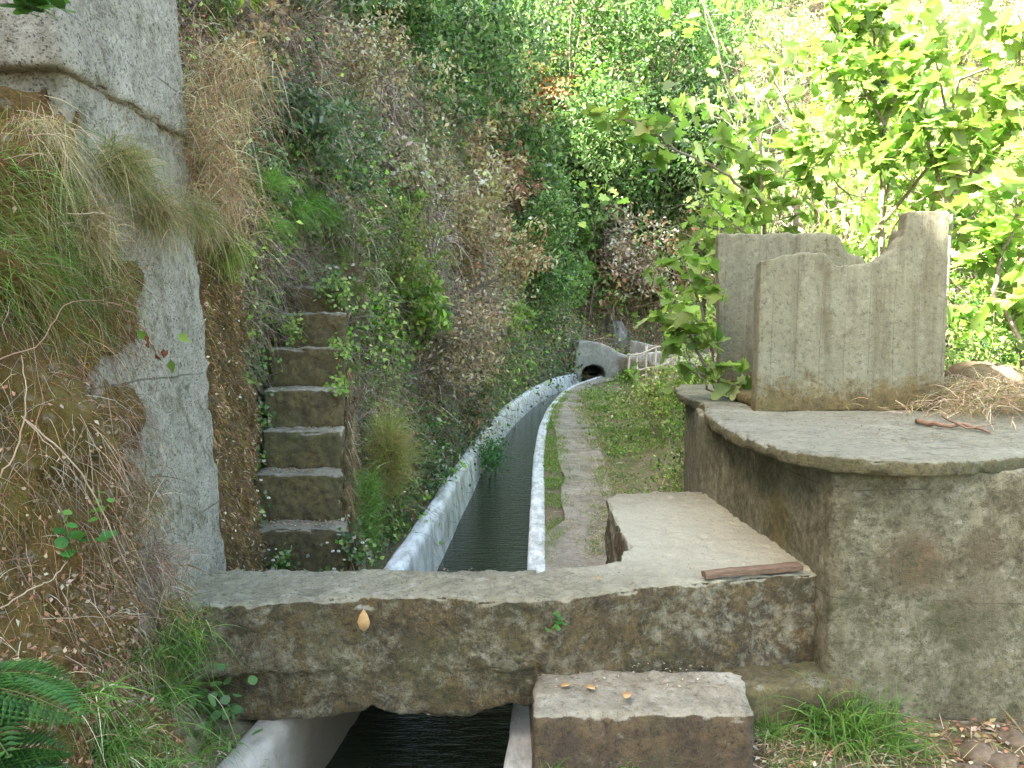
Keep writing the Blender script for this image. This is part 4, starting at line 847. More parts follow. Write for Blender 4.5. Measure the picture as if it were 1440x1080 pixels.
for k, (pts, r0) in enumerate([
    ([(35, 590, 2.1), (100, 650, 2.1), (150, 730, 2.2), (185, 810, 2.35), (215, 845, 2.55), (255, 860, 2.8)], .0055), ([(0, 672, 1.95), (28, 620, 2.0), (36, 560, 2.05), (30, 500, 2.1)], .005),
    ([(0, 855, 1.9), (40, 830, 1.95), (75, 812, 2.02), (95, 790, 2.1)], .005), ([(-10, 510, 2.0), (60, 480, 2.08), (90, 430, 2.15), (150, 420, 2.4)], .004), ([(30, 585, 2.1), (80, 640, 2.05), (120, 690, 2.1), (150, 760, 2.15)], .003),
    ([(60, 870, 2.05), (130, 868, 2.2), (200, 865, 2.4)], .0035), ([(40, 190, 2.1), (85, 195, 2.1), (92, 250, 2.1), (95, 300, 2.15)], .004), ([(5, 225, 2.1), (60, 215, 2.1), (75, 240, 2.12)], .003), ([(95, 300, 2.1), (140, 300, 2.2), (170, 310, 2.25)], .003)]):
    lb = ['long pale root curving down the bank to the beam', 'pale root at the left edge rising over the dark hollow', 'pale root at the left edge above the fern', 'dark bent twig crossing the bank at mid height', 'thin root beside the long curving root', 'pale straw lying across the bank foot', 'bleached looping stalk below the upper block', 'curled dry stalk at the left edge under the upper block', 'short pale straw on the feathery grass'][k]
    stick('dry_root', [at(*p) for p in pts], r0 * .5, r0 * .25, M['root'] if k != 3 else M['stick'], lb, 'root', .0025, 'roots and stalks hanging on the bank', 5)
# ferns
def frond(b, c, tipd, L, droop, col, npin=22, wid=.32):
    tipd = tipd / np.linalg.norm(tipd); ts = np.linspace(0.12, 1, npin)
    side = np.cross(tipd, UP); side /= np.linalg.norm(side)
    for t in ts:
        p = c + tipd * L * t - UP * droop * L * t * t; tl = L * wid * math.sin(math.pi * min(1, .15 + t * .85)) ** .7 + .008
        for sg in (-1, 1):
            b.leaves(p[None], (side * sg * .9 + tipd * .45 - UP * .25)[None], UP[None] - np.array([[0, .3, 0]]), tl, .017 * L / .4, pal(1, col, .15), T_LEAF)
            k = 5; q = p + (side * sg * .9 + tipd * .45 - UP * .25) / 1.05 * tl * np.linspace(.15, .8, k)[:, None]
            b.leaves(q, np.tile(tipd, (k, 1)) + side * sg * .4, np.tile(UP, (k, 1)), tl * .22, .008, pal(k, col, .15)); b.leaves(q, -np.tile(tipd, (k, 1)) + side * sg * .4, np.tile(UP, (k, 1)), tl * .22, .008, pal(k, col, .15))
    n = 8; line = [c + tipd * L * t - UP * droop * L * t * t for t in np.linspace(0, 1, n)]; V, Q = tube(line, .0022, 4); V = np.array(V); tri = np.array([[f[0], f[1], f[2]] for f in Q if len(f) == 4] + [[f[0], f[2], f[3]] for f in Q if len(f) == 4]); b.add(V, tri, pal(len(V), [(.09, .12, .03)]))
FC = [(.05, .13, .03), (.075, .17, .04)]
for (c, fr, lb) in ((at(-90, 965, 1.75), [((1, -.1, .18), .36, .35), ((.9, .4, .3), .30, .5), ((.7, -.4, .1), .3, .4)], 'dark green fern frond spreading at the left edge above the grass'),
                    (at(-95, 1100, 1.62), [((1, .0, .30), .34, .45), ((.9, -.2, .05), .36, .3), ((.8, .4, .5), .3, .5), ((.5, .1, .8), .26, .4)], 'lower fern in the bottom left corner')):
    o = empty('fern', c, lb, 'fern', 'ferns in the lower left corner')
    for d, L, dr in fr: b = Buf(); frond(b, c, np.array(d, float), L, dr, FC); b.put('frond', M['leaf'], o)

# verge plants along channel & path (stuff) + daisies
def gsample(n, x0, x1, y0, y1, fn):
    X = rng.uniform(x0, x1, n * 4); Y = y0 * (y1 / y0) ** rng.random(n * 4); k = fn(X, Y) > rng.random(n * 4); X = X[k][:n]; Y = Y[k][:n]; return np.stack([X, Y, gz(X, Y) + .0], 1)
def verge(P_, cols, L, W, buf, spread=.6, nb=7, mat=None):
    n = len(P_); D_ = np.linalg.norm(P_, axis=1); s_ = np.clip(D_ / 7, .8, 3) ** .7; p = np.repeat(P_, nb, 0); s2 = np.repeat(s_, nb)
    buf.blades(p + rng.normal(size=p.shape) * [.03, .03, 0] * s2[:, None], UP + rdir(len(p)) * spread, s2 * rng.uniform(.4, 1, len(p)) * L, W * s2, rng.uniform(.2, .9, len(p)), pal(len(p), cols, .22), 3)
# strip between right wall and path
_Y = 5.2 * (20 / 5.2) ** rng.random(2600); _Y = _Y[vnoise(np.stack([_Y * 2.2, _Y * 0 + 3, _Y * 0], 1)) + rng.normal(0, .12, len(_Y)) > .38]; _w = .03 + .23 * np.clip((_Y - 6.2) / .6, 0, 1) * np.clip((16 - _Y) / 4, 0, 1) * (.7 + .6 * vnoise(np.stack([_Y * 3, _Y * 0, _Y * 0], 1)))
_X = XR(_Y) + .14 + _w * rng.random(len(_Y)); P_ = np.stack([_X, _Y, gz(_X, _Y) + .01], 1)
verge(P_, LIME[:3] + GREEN[:3] + TAN[:2], .10, .005, G_, .8)
_Y = 4.3 * (20 / 4.3) ** rng.random(1500); _X = PX(_Y) + rng.normal(-.03, .09, len(_Y)); P_ = np.stack([_X, _Y, np.maximum(gz(_X, _Y), -1.765)], 1)[vnoise(np.stack([_Y * 2.6, _Y * 0 + 8, _Y * 0], 1)) > .4]; verge(P_, GREEN[:3] + TAN, .12, .005, G_, .9, 6)
_Y = 4.3 * (20 / 4.3) ** rng.random(260); _X = XR(_Y) + .3 + rng.random(260) * .5; verge(np.stack([_X, _Y, np.full(260, -1.765)], 1), TAN + GREEN[:2], .07, .004, G_, 1.2, 4)
# right verge
fn = lambda X, Y: (X > PX(Y) + .02 + .1 * vnoise(np.stack([X, Y, Y * 0], 1) * 2)) * (.12 + .88 * (vnoise(np.stack([X, Y, Y * 0], 1) * 1.1) > .45)) * (1 - .85 * (Y > 19)) * ((Y > 5.3) | (X < 1.2))
P_ = gsample(6500, .6, 9, 5.2, 27, fn); verge(P_, GREEN + [(.14, .20, .04)], .16, .006, G_, .7)
P_ = gsample(4500, .6, 9, 5.2, 27, fn); verge(P_, TAN + PINK, .2, .005, bufs['dry'], .9, 6)
P_ = gsample(4200, .6, 9, 5.3, 27, fn); n = len(P_); p = np.repeat(P_, 9, 0); s2 = np.repeat(np.clip(P_[:, 1] / 7, .8, 3) ** .8, 9)
h_ = np.repeat(rng.gamma(2, .09, n), 9) * s2
bufs['lime'].leaves(p + np.stack([rng.normal(0, .05, len(p)) * s2, rng.normal(0, .05, len(p)) * s2, rng.random(len(p)) * h_ / np.maximum(s2 / 1.2, 1)], 1), rdir(len(p)), UP + rdir(len(p)) * .8, s2 * rng.uniform(.02, .045, len(p)), s2 * .024, pal(len(p), LIME + GREEN + [(.28, .28, .12)], .25))
# litter on ground, stairs, beam, landing, path
def litter(n, xf, s0=.006, s1=.02, cols=BROWN + TAN, lift=.004):
    P_ = xf(n); bufs['brown'].leaves(P_ + UP * lift, rdir(n) * [1, 1, .2], UP + rdir(n) * .5, rng.uniform(s0, s1, n), rng.uniform(s0, s1, n) * .6, pal(n, cols, .3))
def boxs(x0, x1, y0, y1, z): return lambda n: np.stack([rng.uniform(x0, x1, n), rng.uniform(y0, y1, n), np.full(n, z)], 1)
for k, (x0, x1, d, dn, z) in enumerate(tops): litter([220, 120, 70, 40, 30, 60, 120][k], boxs(x0, x0 + (x1 - x0) * .85, d + .06, dn - .05, z + .004), .006, .025)
litter(900, lambda n: gsample(n, -2, 3, 2.6, 14, lambda X, Y: (X > XR(Y) + .15) & (Y > 2.7)), .006, .022, lift=.04)
litter(1500, lambda n: (lambda Y, t: np.stack([XR(Y) + .15 + t * (PX(Y) - XR(Y) - .15), Y, np.full(n, -1.762)], 1))(4.5 * (18 / 4.5) ** rng.random(n), rng.random(n)), .006, .02, BROWN + TAN + GREY)
litter(140, boxs(.1, .85, 3.0, 3.25, -1.445)); litter(260, boxs(.95, 2.2, 2.7, 3.22, -1.69), .01, .035)
litter(500, boxs(.9, 2.3, 2.6, 3.24, -1.70), .02, .05, TAN + BROWN)
n = 700; bufs['dry'].blades(boxs(.95, 2.2, 2.75, 3.22, -1.70)(n), rdir(n) * [1, 1, .25] + UP * .05, rng.uniform(.05, .2, n), .004, .1, pal(n, TAN + BROWN, .3), 3)
litter(420, boxs(-1.3, .6, 3.25, 3.5, ZB + .006), .004, .01, [(.1, .08, .05), (.3, .25, .18)]); litter(500, boxs(.7, 1.3, 3.4, 5.0, ZB + .008), .004, .012, [(.2, .15, .09), (.36, .3, .2)])
litter(700, boxs(1.5, 3.6, 3.5, 5.0, ZP + .006), .005, .016, [(.3, .22, .12), (.2, .14, .08)])
# rows of weeds on the strip left of the left wall, and ivy tongue at the stair foot
P_ = np.stack([rng.uniform(0, 1, 1500), 4.6 * (22 / 4.6) ** rng.random(1500), np.full(1500, -1.64)], 1); P_[:, 0] = XL(P_[:, 1]) - .21 - .008 * P_[:, 1] - P_[:, 0] * .25
n = len(P_); p = np.repeat(P_, 6, 0); s2 = np.repeat(np.clip(P_[:, 1] / 7, .8, 3) ** .8, 6); bufs['ivy'].leaves(p + rng.normal(size=p.shape) * .03, rdir(len(p)), UP + rdir(len(p)) * .7, s2 * rng.uniform(.018, .035, len(p)), s2 * .02, pal(len(p), IVY + GREEN, .25))
P_ = np.stack([rng.uniform(-1.5, -.75, 900), rng.uniform(4.0, 4.62, 900), rng.uniform(-1.66, -1.50, 900)], 1)
n = len(P_); p = np.repeat(P_, 6, 0); bufs['ivy'].leaves(p + rng.normal(size=p.shape) * .03, rdir(len(p)), UP + np.array([0, -.5, 0]) + rdir(len(p)) * .7, rng.uniform(.018, .035, len(p)), .02, pal(len(p), IVY + GREEN, .25))
# edges of the stairs: hanging greens
for (px, py, r, k_) in ((372, 440, 22, 'lime'), (365, 470, 22, 'dry'), (360, 520, 20, 'ivy'), (362, 590, 18, 'ivy'), (352, 650, 16, 'ivy'), (352, 720, 18, 'ivy'), (410, 462, 14, 'lime'), (478, 410, 16, 'lime'), (480, 492, 14, 'lime'), (478, 545, 12, 'lime'), (375, 300, 26, 'grass'), (470, 400, 20, 'ivy'), (500, 770, 25, 'ivy'), (395, 792, 18, 'ivy')):
    n = 130; dd = np.interp(py, [403, 745], [5.9, 4.6]) - .03; P_ = np.array([at(px + a, py + b, dd + c * .05) for a, b, c in rng.normal(0, 1, (n, 3)) * [r * .6, r * .8, 1]])
    if k_ in ('lime', 'ivy'): bufs[k_].leaves(P_, rdir(n), np.array([.3, -.8, .6]) + rdir(n) * .6, rng.uniform(.02, .045, n), .026, pal(n, LIME if k_ == 'lime' else IVY + GREEN, .22))
    else: bufs[k_].blades(P_, rdir(n) * .6 + np.array([.3, -.5, -.2]), rng.uniform(.08, .2, n), .005, .8, pal(n, TAN if k_ == 'dry' else GREEN, .22))
# daisies
first = None
dpos = [(367, 675), (362, 690), (356, 702), (378, 700), (355, 753), (388, 772), (378, 773), (354, 757), (460, 763), (468, 775), (476, 775), (484, 787), (510, 763), (515, 768), (500, 772), (384, 788), (470, 800), (372, 725), (360, 715)]
for (px, py) in dpos:
    c = at(px, py, 4.5)
    if first is None:
        first = empty('daisy', c, 'small white daisy at the foot of the stairs', 'flower', 'white daisies at the foot of the stairs'); b = Buf(); n = 9; an = np.linspace(0, 2 * math.pi, n, endpoint=False)
        ax = np.stack([np.cos(an), -.5 * np.sin(an), .8 * np.sin(an)], 1); b.leaves(np.repeat(c[None], n, 0), ax, np.tile([0, -.8, .5], (n, 1)), .011, .006, np.tile([.8, .8, .78], (n, 1))); b.put('petals', M['leaf'], first)
        V, Q = blob(c + [0, -.003, .002], (.003, .002, .003), 1, .1, 1); put('centre', V, Q, M['fallen'], first)
        V, Q = tube([c, c + [0, .02, -.04]], .0008, 4); put('stalk', V, Q, M['leaf'], first)
    else: dup(first, c, rng.uniform(-.5, .5), rng.uniform(.7, 1.2))

names = dict(grass=('wild_grass', 'green grass growing over the hillside, bank and verge', 'grass', 'leaf'), dry=('dry_grass', 'dry tan grass hanging over the hillside and bank', 'grass', 'dry'), brown=('dead_leaves', 'brown dead leaves and litter over slope, steps and ground', 'leaves', 'dry'),
    ivy=('ivy', 'dark small leaved ivy covering the hillside', 'ivy', 'leaf'), lime=('low_weeds', 'light green leafy weeds on slope and verge', 'weeds', 'leaf'), twig=('twig_tangle', 'grey brown tangle of dry twigs on the hillside', 'twigs', 'dry'), moss=('moss', 'orange brown moss on the bank and the wall by the stairs', 'moss', 'dry'))
for k, (nm, lb, ct, mt) in names.items(): setp(bufs[k].put(nm, M[mt]), lb, ct, kind='stuff')

# ------------------------------------------------------------------ shrubs and trees
def branchy(c, H_, nst, spread, lean, lv=2, r0=.02, seed=0):
    """stems as polylines; returns (polylines with radii, tips)"""
    rg = np.random.default_rng(seed); out = []; tips = []
    def grow(p, d, L, r, lvl):
        pts = [p]; k = 5
        for j in range(k):
            d = d + rg.normal(0, .16, 3) + UP * .06; d /= np.linalg.norm(d); p = p + d * L / k; pts.append(p)
        out.append((pts, np.linspace(r, r * .45, k + 1))); tips.extend(pts[2:])
        if lvl > 0:
            for q in range(rg.integers(2, 5)):
                j = rg.integers(2, k + 1); nd = d + rg.normal(0, .7, 3); grow(pts[j], nd / np.linalg.norm(nd), L * rg.uniform(.4, .7), r * .5, lvl - 1)
    for s in range(nst):
        d = np.array([rg.normal(0, spread), rg.normal(0, spread), 1.0]) + np.array(lean); d /= np.linalg.norm(d)
        grow(np.array(c, float) + rg.normal(0, .03 * H_, 3) * [1, 1, 0], d, H_ * rg.uniform(.6, .8), r0, lv)
    return out, np.array(tips)
def tree(name, c, H_, label, cat, nst=3, spread=.35, lean=(0, 0, 0), lv=2, r0=.03, nl=2500, leaf=.05, ratio=.5, cols=EVER, mat='leaf', seed=0, puff=.16, group=None, tpl=T_LEAF, part='crown', flatn=.8, bark='bark'):
    c = np.array(c, float); br_, tips = branchy(c, H_, nst, spread, lean, lv, r0, seed)
    o = empty(name, c, label, cat, group)
    V, Fs = join([tube(p, list(r), 5, False) for p, r in br_]); put('trunk', V, Fs, M[bark], o)
    hi = tips[:, 2] > c[2] + H_ * .22; T = tips[hi] if hi.sum() > 4 else tips
    b = Buf(); ncl = max(20, nl // 14); k = rng.choice(len(T), ncl); C_ = T[k] + rng.normal(0, puff * H_ * .55, (ncl, 3)); tone = np.exp(rng.normal(0, .28, (ncl, 1)))
    per = max(1, nl // ncl); p = np.repeat(C_, per, 0) + rng.normal(0, puff * H_ * .26, (ncl * per, 3)); n = len(p)
    b.leaves(p, rdir(n) - UP * .35, UP * flatn + rdir(n) * .9, leaf * rng.uniform(.6, 1.25, n), leaf * ratio * rng.uniform(.7, 1.2, n), np.clip(pal(n, cols, .18) * np.repeat(tone, per, 0), 0, .6), tpl)
    b.put(part, M[mat], o, c); return o
def on_hill(px, py, out=.05):
    c, nn = hill_at(px, py); return c + nn * out - UP * .02
shr = [ # px, py of the root, height in photo pixels, leaves, palette, lean, leaf size in pixels, label
 (690, 290, 320, 15000, EVER, (.15, -.2, 0), 8, 'big dark evergreen tree in the middle of the slope'),
 (610, 190, 190, 8000, EVER, (.1, -.3, 0), 8, 'dark evergreen tree high on the slope left of the big one'),
 (735, 320, 130, 4500, EVER, (.2, -.2, 0), 8, 'evergreen bush on a bent trunk above the ivy curtain'),
 (800, 350, 190, 8500, [(.07, .13, .04), (.10, .17, .05), (.05, .10, .03), (.14, .20, .08)], (.45, -.2, 0), 8, 'grey green evergreen leaning out over the channel bend'),
 (800, 190, 240, 8000, EVER + LIME[:1], (.2, -.2, 0), 8, 'tall mixed green tree at the top of the slope'),
 (880, 200, 260, 8000, [(.09, .18, .05), (.12, .22, .07), (.06, .13, .04)], (.1, -.2, 0), 7, 'mid green tree beyond the shoulder of the slope'),
 (930, 340, 190, 7000, [(.02, .045, .015), (.03, .06, .02)], (.1, -.1, 0), 8, 'tree in the gap beyond the slope with shade put into its leaf colour'),  # shade of the gap painted into a very dark leaf palette
 (975, 400, 230, 7000, [(.03, .06, .02), (.05, .09, .025)], (.0, -.1, 0), 8, 'tree behind the branch of the sapling, its shade put into the leaf colour'),  # darkened leaf colours stand in for the shade here
 (500, 70, 130, 4500, EVER, (.2, -.4, -.2), 9, 'dark leafy shrub at the top above the stairs'),
 (420, 30, 100, 3000, IVY, (.2, -.4, -.3), 9, 'dark shrub hanging in the top left of the slope'),
 (560, 60, 110, 3000, EVER + BROWN[:2], (.2, -.4, 0), 8, 'half brown evergreen shrub at the top edge'),
 (650, 300, 100, 2600, BROWN + TAN, (.3, -.4, 0), 8, 'dried reddish brown shrub in the middle of the slope'),
 (700, 310, 90, 2400, BROWN, (.3, -.3, 0), 9, 'withered rusty bush beside the big evergreen tree'),
 (640, 420, 130, 4200, BROWN + TAN, (.3, -.4, 0), 7, 'large dry brown bush above the channel'),
 (740, 170, 90, 1500, [(.28, .15, .07), (.22, .12, .06)], (.2, -.3, 0), 9, 'small shrub with orange dead leaves among the evergreens'),
 (345, 140, 110, 1500, TAN + BROWN, (.1, -.3, 0), 9, 'dried flowering shrub right of the upper block'),
 (545, 330, 60, 900, LIME, (.3, -.5, 0), 9, 'light green sprig above the stairs top'),
 (560, 470, 90, 1200, LIME, (.3, -.5, 0), 11, 'light green vine right of the stairs'),
 (690, 480, 70, 900, LIME, (.3, -.5, 0), 9, 'light green vine beside the grey rock'),
 (745, 480, 140, 6500, LIME[:1] + EVER, (.25, -.4, -.2), 6, 'green ivy curtain hanging above the channel bend'),
 (740, 400, 120, 4500, LIME[:1] + EVER, (.25, -.4, -.2), 6, 'green ivy mound under the evergreens'),
 (420, 225, 80, 1500, [(.06, .12, .05), (.18, .21, .15), (.10, .14, .07)], (.2, -.5, 0), 9, 'pale leaved bramble above the stairs'),
 (350, 190, 60, 900, [(.06, .12, .05), (.18, .21, .15)], (.1, -.5, 0), 9, 'pale leaved bramble beside the dry brush'),
 (305, 60, 60, 500, LIME, (.2, -.3, 0), 10, 'yellow green sprig beside the upper block'),
 (480, 180, 130, 3000, TAN + GREY, (.2, -.5, -.3), 6, 'straw coloured hanging shrub left of the middle slope'),
 (590, 240, 150, 3600, TAN + IVY, (.2, -.5, -.3), 7, 'half dry shrub at the upper slope'),
 (840, 430, 110, 3600, PINK, (.2, -.4, -.2), 6, 'bleached pinkish dry bush above the tunnel mouth'),
 (905, 450, 130, 3800, BROWN + EVER, (.2, -.3, 0), 8, 'brown and green bush hanging right of the bleached bush'),
 (560, 300, 80, 2600, PINK + LIME[:1], (.2, -.4, 0), 7, 'pale tan weeds above the stairs'),
 (600, 560, 150, 3800, GREY + TAN[:2] + BROWN[:2], (.2, -.5, -.3), 6, 'grey brown tangled bush between the feathery shrub and the rock'),
 (640, 620, 90, 2200, IVY + BROWN, (.2, -.5, 0), 7, 'low mixed bush beside the channel wall'),
 (580, 690, 80, 2200, IVY + LIME[:1], (.1, -.5, 0), 8, 'leafy green clump low above the channel wall'),
 (530, 420, 110, 3000, [(.16, .2, .05), (.2, .18, .07), (.1, .16, .03)], (.2, -.5, 0), 6, 'yellow green mossy shrub right of the upper steps'),
 (600, 330, 110, 3200, TAN + GREY, (.3, -.4, -.1), 7, 'pale straw bush at the centre of the near slope'),
 (670, 220, 90, 2400, TAN + LIME[:1] + BROWN[:1], (.3, -.4, 0), 7, 'light dry weeds under the dark evergreens'),
 (450, 350, 90, 2400, [(.3, .26, .2), (.2, .17, .12), (.1, .14, .05)], (.2, -.5, -.5), 7, 'grey hanging dry shrub just above the top step'),
]
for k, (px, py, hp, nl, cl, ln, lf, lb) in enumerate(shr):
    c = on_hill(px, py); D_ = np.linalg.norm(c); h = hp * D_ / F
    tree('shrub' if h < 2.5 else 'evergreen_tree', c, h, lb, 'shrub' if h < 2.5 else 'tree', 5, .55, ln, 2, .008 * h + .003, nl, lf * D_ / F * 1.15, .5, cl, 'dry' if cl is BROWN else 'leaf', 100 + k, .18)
# soft rounded tuft right of the stairs
c = at(545, 640, 5.9); b = Buf(); n = 3600; b.blades(c + rng.normal(0, 1, (n, 3)) * [.05, .05, .13] - UP * .05, UP * .9 + rdir(n) * .8 + np.array([.25, -.4, 0]), rng.uniform(.06, .40, n) * np.exp(rng.normal(0, .25, n)), .0034, rng.uniform(.1, .7, n), pal(n, [(.26, .28, .08), (.18, .24, .06), (.36, .30, .14), (.30, .20, .09)], .3), 4)
o = empty('feathery_shrub', c, 'soft round yellow green feathery shrub between the stairs and the channel', 'shrub'); b.put('stems', M['leaf'], o, c)
c = at(518, 770, 4.95); b = Buf(); n = 1500; b.blades(c + rng.normal(0, .04, (n, 3)) + UP * rng.uniform(0, .45, n)[:, None], UP + rdir(n) * .9, rng.uniform(.06, .16, n), .005, .4, pal(n, GREEN, .2), 3)
o = empty('leafy_clump', c, 'upright bright green feathery clump at the right foot of the stairs', 'plant'); b.put('stems', M['leaf'], o, c)
# weed hanging on the inside of the left wall over the water
c = at(690, 640, 10.6); b = Buf(); n = 1100; b.leaves(c + rng.normal(0, 1, (n, 3)) * [.10, .3, .11], rdir(n) - UP * .3, UP + rdir(n) * .7, rng.uniform(.03, .06, n), .03, pal(n, [(.05, .14, .04), (.07, .18, .05)], .2))
o = empty('wall_weed', c, 'green weed hanging from the left channel wall over the water', 'plant'); b.put('leaves', M['leaf'], o, c)

# fig saplings behind the tank
def fig(name, base, lines, label, nleaf, size, seed, group='broad leaved saplings behind the tank', spread=.22):
    rg = np.random.default_rng(seed); base = np.array(base, float); o = empty(name, base, label, 'tree', group)
    parts = []; P_ = []; Dn = []
    for pts, r0, r1 in lines:
        L = smooth_line(pts, 6, .01); parts.append(tube(L, list(np.linspace(r0, r1, len(L))), 6, False)); L = np.array(L); k = int(len(L) * .3)
        for p in L[k:]: P_.append(p)
    P_ = np.array(P_); ntw = nleaf // 4; k = rg.choice(len(P_), ntw); s0 = P_[k]; d = norm(rg.normal(size=(ntw, 3)) * [1, 1, .7] + UP * .3); Lt = rg.uniform(.3, 1, ntw) * spread * 2.4
    e = s0 + d * Lt[:, None]
    tb = Buf(); tb.twigs(s0, d, Lt, .004, 0, pal(ntw, GREY, .2), 3, .05)
    V, Fs = join(parts); put('trunk', V, Fs, M['bark'], o); tb.put('twig', M['dry'], o)
    o.children[-1]['kind'] = 'stuff'
    p = np.repeat(e, 4, 0) - np.repeat(d * Lt[:, None], 4, 0) * rg.uniform(0, .5, (ntw * 4, 1)); n = len(p); ax = norm(rg.normal(size=(n, 3)) * [1, 1, .5] - UP * .3)
    b = Buf(); b.leaves(p, ax, UP * 1.1 + rg.normal(size=(n, 3)) * .55, size * rg.uniform(.55, 1.15, n), size * rg.uniform(.7, 1.0, n), pal(n, FIG, .16), T_FIG); b.put('crown', M['fig'], o); return o
gr = lambda px, D_, z=-1.6: np.array([(px - 720) / F * D_, D_, z])
fig('fig_sapling', gr(1105, 7.4), [([gr(1105, 7.4), at(1117, 330, 7.4), at(1119, 285, 7.4), at(1125, 237, 7.4), at(1138, 193, 7.4), at(1156, 141, 7.3), at(1177, 95, 7.3), at(1185, 20, 7.2)], .028, .008), ([gr(1105, 7.4), at(1080, 350, 7.2), at(1070, 276, 7.0), at(1068, 185, 7.0), at(1060, 110, 7)], .024, .006),
     ([at(1072, 290, 7.0), at(1015, 241, 6.8), at(960, 215, 6.6), at(920, 190, 6.5), at(880, 168, 6.5)], .014, .005), ([at(1075, 262, 7.0), at(1110, 240, 6.9), at(1140, 205, 6.8)], .01, .004)], 'broad leaved sapling with a branch reaching left over the path', 330, .17, 1)
fig('fig_sapling', gr(1235, 8.2), [([gr(1235, 8.2), at(1240, 300, 8.1), at(1241, 230, 8), at(1243, 178, 8), at(1219, 126, 8), at(1186, 70, 7.9), at(1177, -20, 7.8)], .034, .01), ([at(1243, 178, 8), at(1256, 141, 8), at(1230, 74, 7.9), at(1227, -10, 7.8)], .02, .008), ([at(1186, 70, 7.9), at(1227, 20, 7.8), at(1250, -30, 7.8)], .014, .006), ([at(1243, 235, 8), at(1270, 210, 7.8), at(1300, 180, 7.7)], .012, .005)], 'tall pale stemmed sapling forking behind the tank', 420, .17, 2)
fig('fig_sapling', gr(1330, 7.0), [([gr(1330, 7.0), at(1338, 285, 6.9), at(1378, 240, 6.8), at(1400, 185, 6.8), at(1419, 133, 6.7), at(1440, 40, 6.6)], .03, .008), ([at(1334, 300, 6.9), at(1310, 215, 6.9), at(1300, 148, 6.8), at(1285, 60, 6.7)], .02, .006)], 'sapling with a curved stem behind the right corner of the tank', 380, .17, 3)
fig('fig_sapling', gr(1470, 6.0), [([gr(1470, 6.0), at(1440, 500, 5.9), at(1400, 410, 5.8), at(1425, 320, 5.7), at(1450, 240, 5.6)], .022, .008), ([gr(1470, 6.0), at(1430, 450, 6), at(1410, 360, 6.1)], .016, .006)], 'sapling at the right edge with a slanting stick like stem', 340, .16, 4)
fig('fig_sapling', gr(1010, 5.9, -1.5), [([gr(1010, 5.9, -1.5), at(1008, 560, 5.8), at(985, 500, 5.7), at(962, 450, 5.7), at(945, 400, 5.7)], .018, .005), ([at(1008, 560, 5.8), at(985, 530, 5.7), at(965, 490, 5.7), at(955, 465, 5.7)], .01, .004), ([at(1005, 545, 5.8), at(995, 470, 5.8), at(975, 400, 5.8), at(960, 360, 5.8)], .012, .004)], 'low sapling leaning left beside the rear corner of the tank', 130, .14, 5, spread=.13)
# more trees filling the bright valley side
for k, (px, D_, h, nl, lf, lb) in enumerate([
    (1150, 10, 4.4, 750, .17, 'dense broad leaved tree right behind the tank'), (1330, 9.5, 4.6, 750, .17, 'broad leaved tree behind the right end of the tank'), (1450, 8.5, 4.2, 1000, .16, 'broad leaved tree filling the right edge'),
    (1140, 12, 4.2, 800, .17, 'broad leaved tree beyond the left corner of the tank'), (1250, 13, 6.5, 800, .18, 'tall broad leaved tree behind the forking sapling'), (1420, 13, 7, 850, .18, 'tall broad leaved tree at the right top'),
    (1120, 17, 6.5, 700, .2, 'broad leaved tree in the middle distance left of the forking sapling'), (1560, 10, 5, 1200, .17, 'broad leaved tree just past the right edge')]):
    tree('broadleaf_tree', gr(px, D_, -1.9), h, lb, 'tree', 4, .4, (0, -.05, 0), 3, .05, nl, lf, .85, FIG, 'fig', 200 + k, .15, 'trees filling the valley side', T_FIG)
for k, (px, D_, h, nl) in enumerate([(1345, 6.9, 1.6, 3200), (1420, 6.6, 1.8, 3600), (1500, 6.3, 1.8, 3000), (1390, 7.6, 2.2, 3600)]):
    tree('undergrowth_bush', gr(px, D_, -1.5), h, ['low dense bush right beside the tank', 'dense green bush behind the straw heap', 'dense bush at the right edge of the platform', 'taller green bush behind the low dense bush'][k], 'bush', 5, .5, (0, 0, 0), 2, .015, nl, .055, .6, LIME + EVER[1:4], 'leaf', 300 + k, .17, 'bushes behind the platform')
# shrubs beside the path
for k, (px, D_, h, nl, cl, lb) in enumerate([(880, 20, .55, 700, LIME + FIG, 'bright green bush beside the tunnel mouth'), (940, 14, .8, 1800, LIME + TAN, 'half dry bush below the railing'),
    (990, 10.5, 1.1, 2000, LIME + FIG, 'green bush left of the platform wall'), (1000, 8, .9, 1600, LIME + EVER[:2], 'dark green bush against the platform wall'), (925, 11.5, .8, 1500, TAN + LIME, 'straw and green weeds in the middle of the verge'), (985, 15, 1.1, 1800, LIME + FIG, 'bush under the end of the railing')]):
    tree('verge_bush', gr(px, D_, -1.65), h, lb, 'bush', 5, .55, (0, 0, 0), 2, .01, nl, .05 * (D_ / 9) ** .6, .6, cl, 'leaf', 330 + k, .17, 'bushes on the verge')
# straw heap on the platform
b = Buf(); n = 3600; c = onz(1400, 575, ZP + .02); P_ = c + rng.normal(0, 1, (n, 3)) * [.28, .32, .03]; P_[:, 2] = ZP + .02 + np.abs(P_[:, 2] - c[2]) + .12 * np.exp(-((P_[:, 0] - c[0]) / .3) ** 2)
b.blades(P_, rdir(n) * [1, 1, .5] + UP * .1, rng.uniform(.08, .3, n), .005, .5, pal(n, TAN + BROWN[3:4], .25), 4)
setp(b.put('straw_heap', M['dry'], base=c), 'heap of dry straw and stalks on the right of the platform', 'straw')
c = at(1382, 545, 6.0); V, Q = blob(c, (.28, .3, .22), 5, .3, 4); setp(put('boulder', V, Q, M['stone'], base=c, smooth=True), 'brown boulder behind the straw heap', 'boulder')
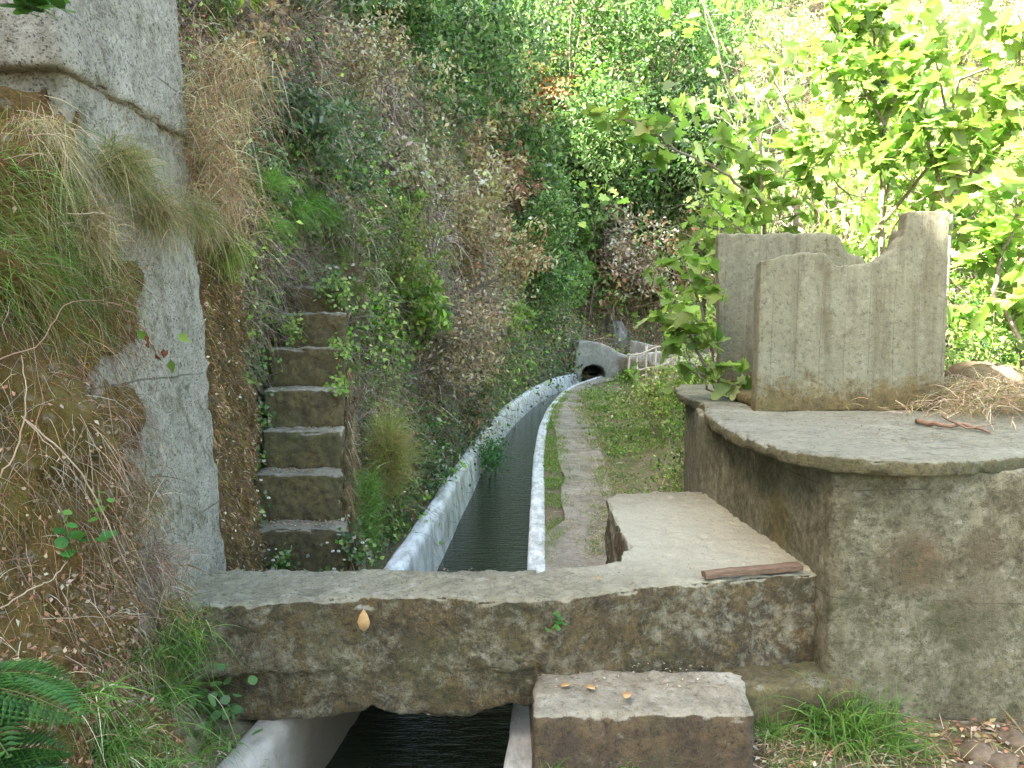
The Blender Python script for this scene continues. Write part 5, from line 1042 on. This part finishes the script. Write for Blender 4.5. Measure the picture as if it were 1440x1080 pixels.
# far slope: trees in the sun
FARC = [(.34, .42, .18), (.42, .48, .26), (.25, .33, .13), (.48, .46, .34)]  # leaves paler than life: overexposed sunlight put into their colour
kf = 0
for row, (D_, py0) in enumerate(((31, 455), (34, 340), (37, 230), (40, 110), (43, 0))):
    for px in range(860 + 20 * (row % 2), 1560, 105):
        c, nn = hill_at(px + rng.normal(0, 20), py0 + rng.normal(0, 15))
        if c[1] < 24: continue
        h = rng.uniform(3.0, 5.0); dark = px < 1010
        tree('hillside_tree', c, h, 'sunlit tree on the far slope, sun glare put into its pale leaf colour' if not dark else 'deep green tree on the far slope beyond the tunnel', 'tree', 3, .4, (0, -.1, 0), 2, .07, 1500, .26, .55, EVER[2:4] + GREEN[:2] if dark else FARC, 'leaf', 400 + kf, .18, 'trees on the far slope'); kf += 1

# ------------------------------------------------------------------ light
SUN_EL = R(46); az = math.atan2(-.43, -.9)        # direction TO the sun in the ground plane
sd_ = Vector((math.cos(az) * math.cos(SUN_EL), math.sin(az) * math.cos(SUN_EL), math.sin(SUN_EL)))
sl = bpy.data.lights.new('sun', 'SUN'); sl.energy = 5; sl.angle = R(.5); sl.color = (1, .95, .86); so_ = bpy.data.objects.new('sun', sl); COL.objects.link(so_)
so_.rotation_euler = (-sd_).to_track_quat('-Z', 'Y').to_euler()
w = bpy.data.worlds.new('World'); scn.world = w; w.use_nodes = True; nt = w.node_tree; nt.nodes.clear()
sk = nt.nodes.new('ShaderNodeTexSky'); sk.sky_type = 'NISHITA'; sk.sun_disc = False; sk.sun_elevation = SUN_EL; sk.sun_rotation = math.atan2(sd_.x, sd_.y); sk.dust_density = 2.5; sk.ozone_density = .6
bg = nt.nodes.new('ShaderNodeBackground'); bg.inputs[1].default_value = .13; ou = nt.nodes.new('ShaderNodeOutputWorld'); mxw = nt.nodes.new('ShaderNodeMix'); mxw.data_type = 'RGBA'; mxw.blend_type = 'MULTIPLY'; mxw.inputs[0].default_value = 1; mxw.inputs[7].default_value = (1.09, 1, .84, 1); nt.links.new(sk.outputs[0], mxw.inputs[6]); nt.links.new(mxw.outputs[2], bg.inputs[0]); nt.links.new(bg.outputs[0], ou.inputs[0])
scn.view_settings.view_transform = 'Standard'; scn.view_settings.look = 'None'; scn.view_settings.exposure = 3.5; scn.view_settings.gamma = 1
scn.cycles.max_bounces = 6; scn.cycles.diffuse_bounces = 3; scn.cycles.transmission_bounces = 4; scn.cycles.transparent_max_bounces = 4
scn.cycles.use_denoising = True
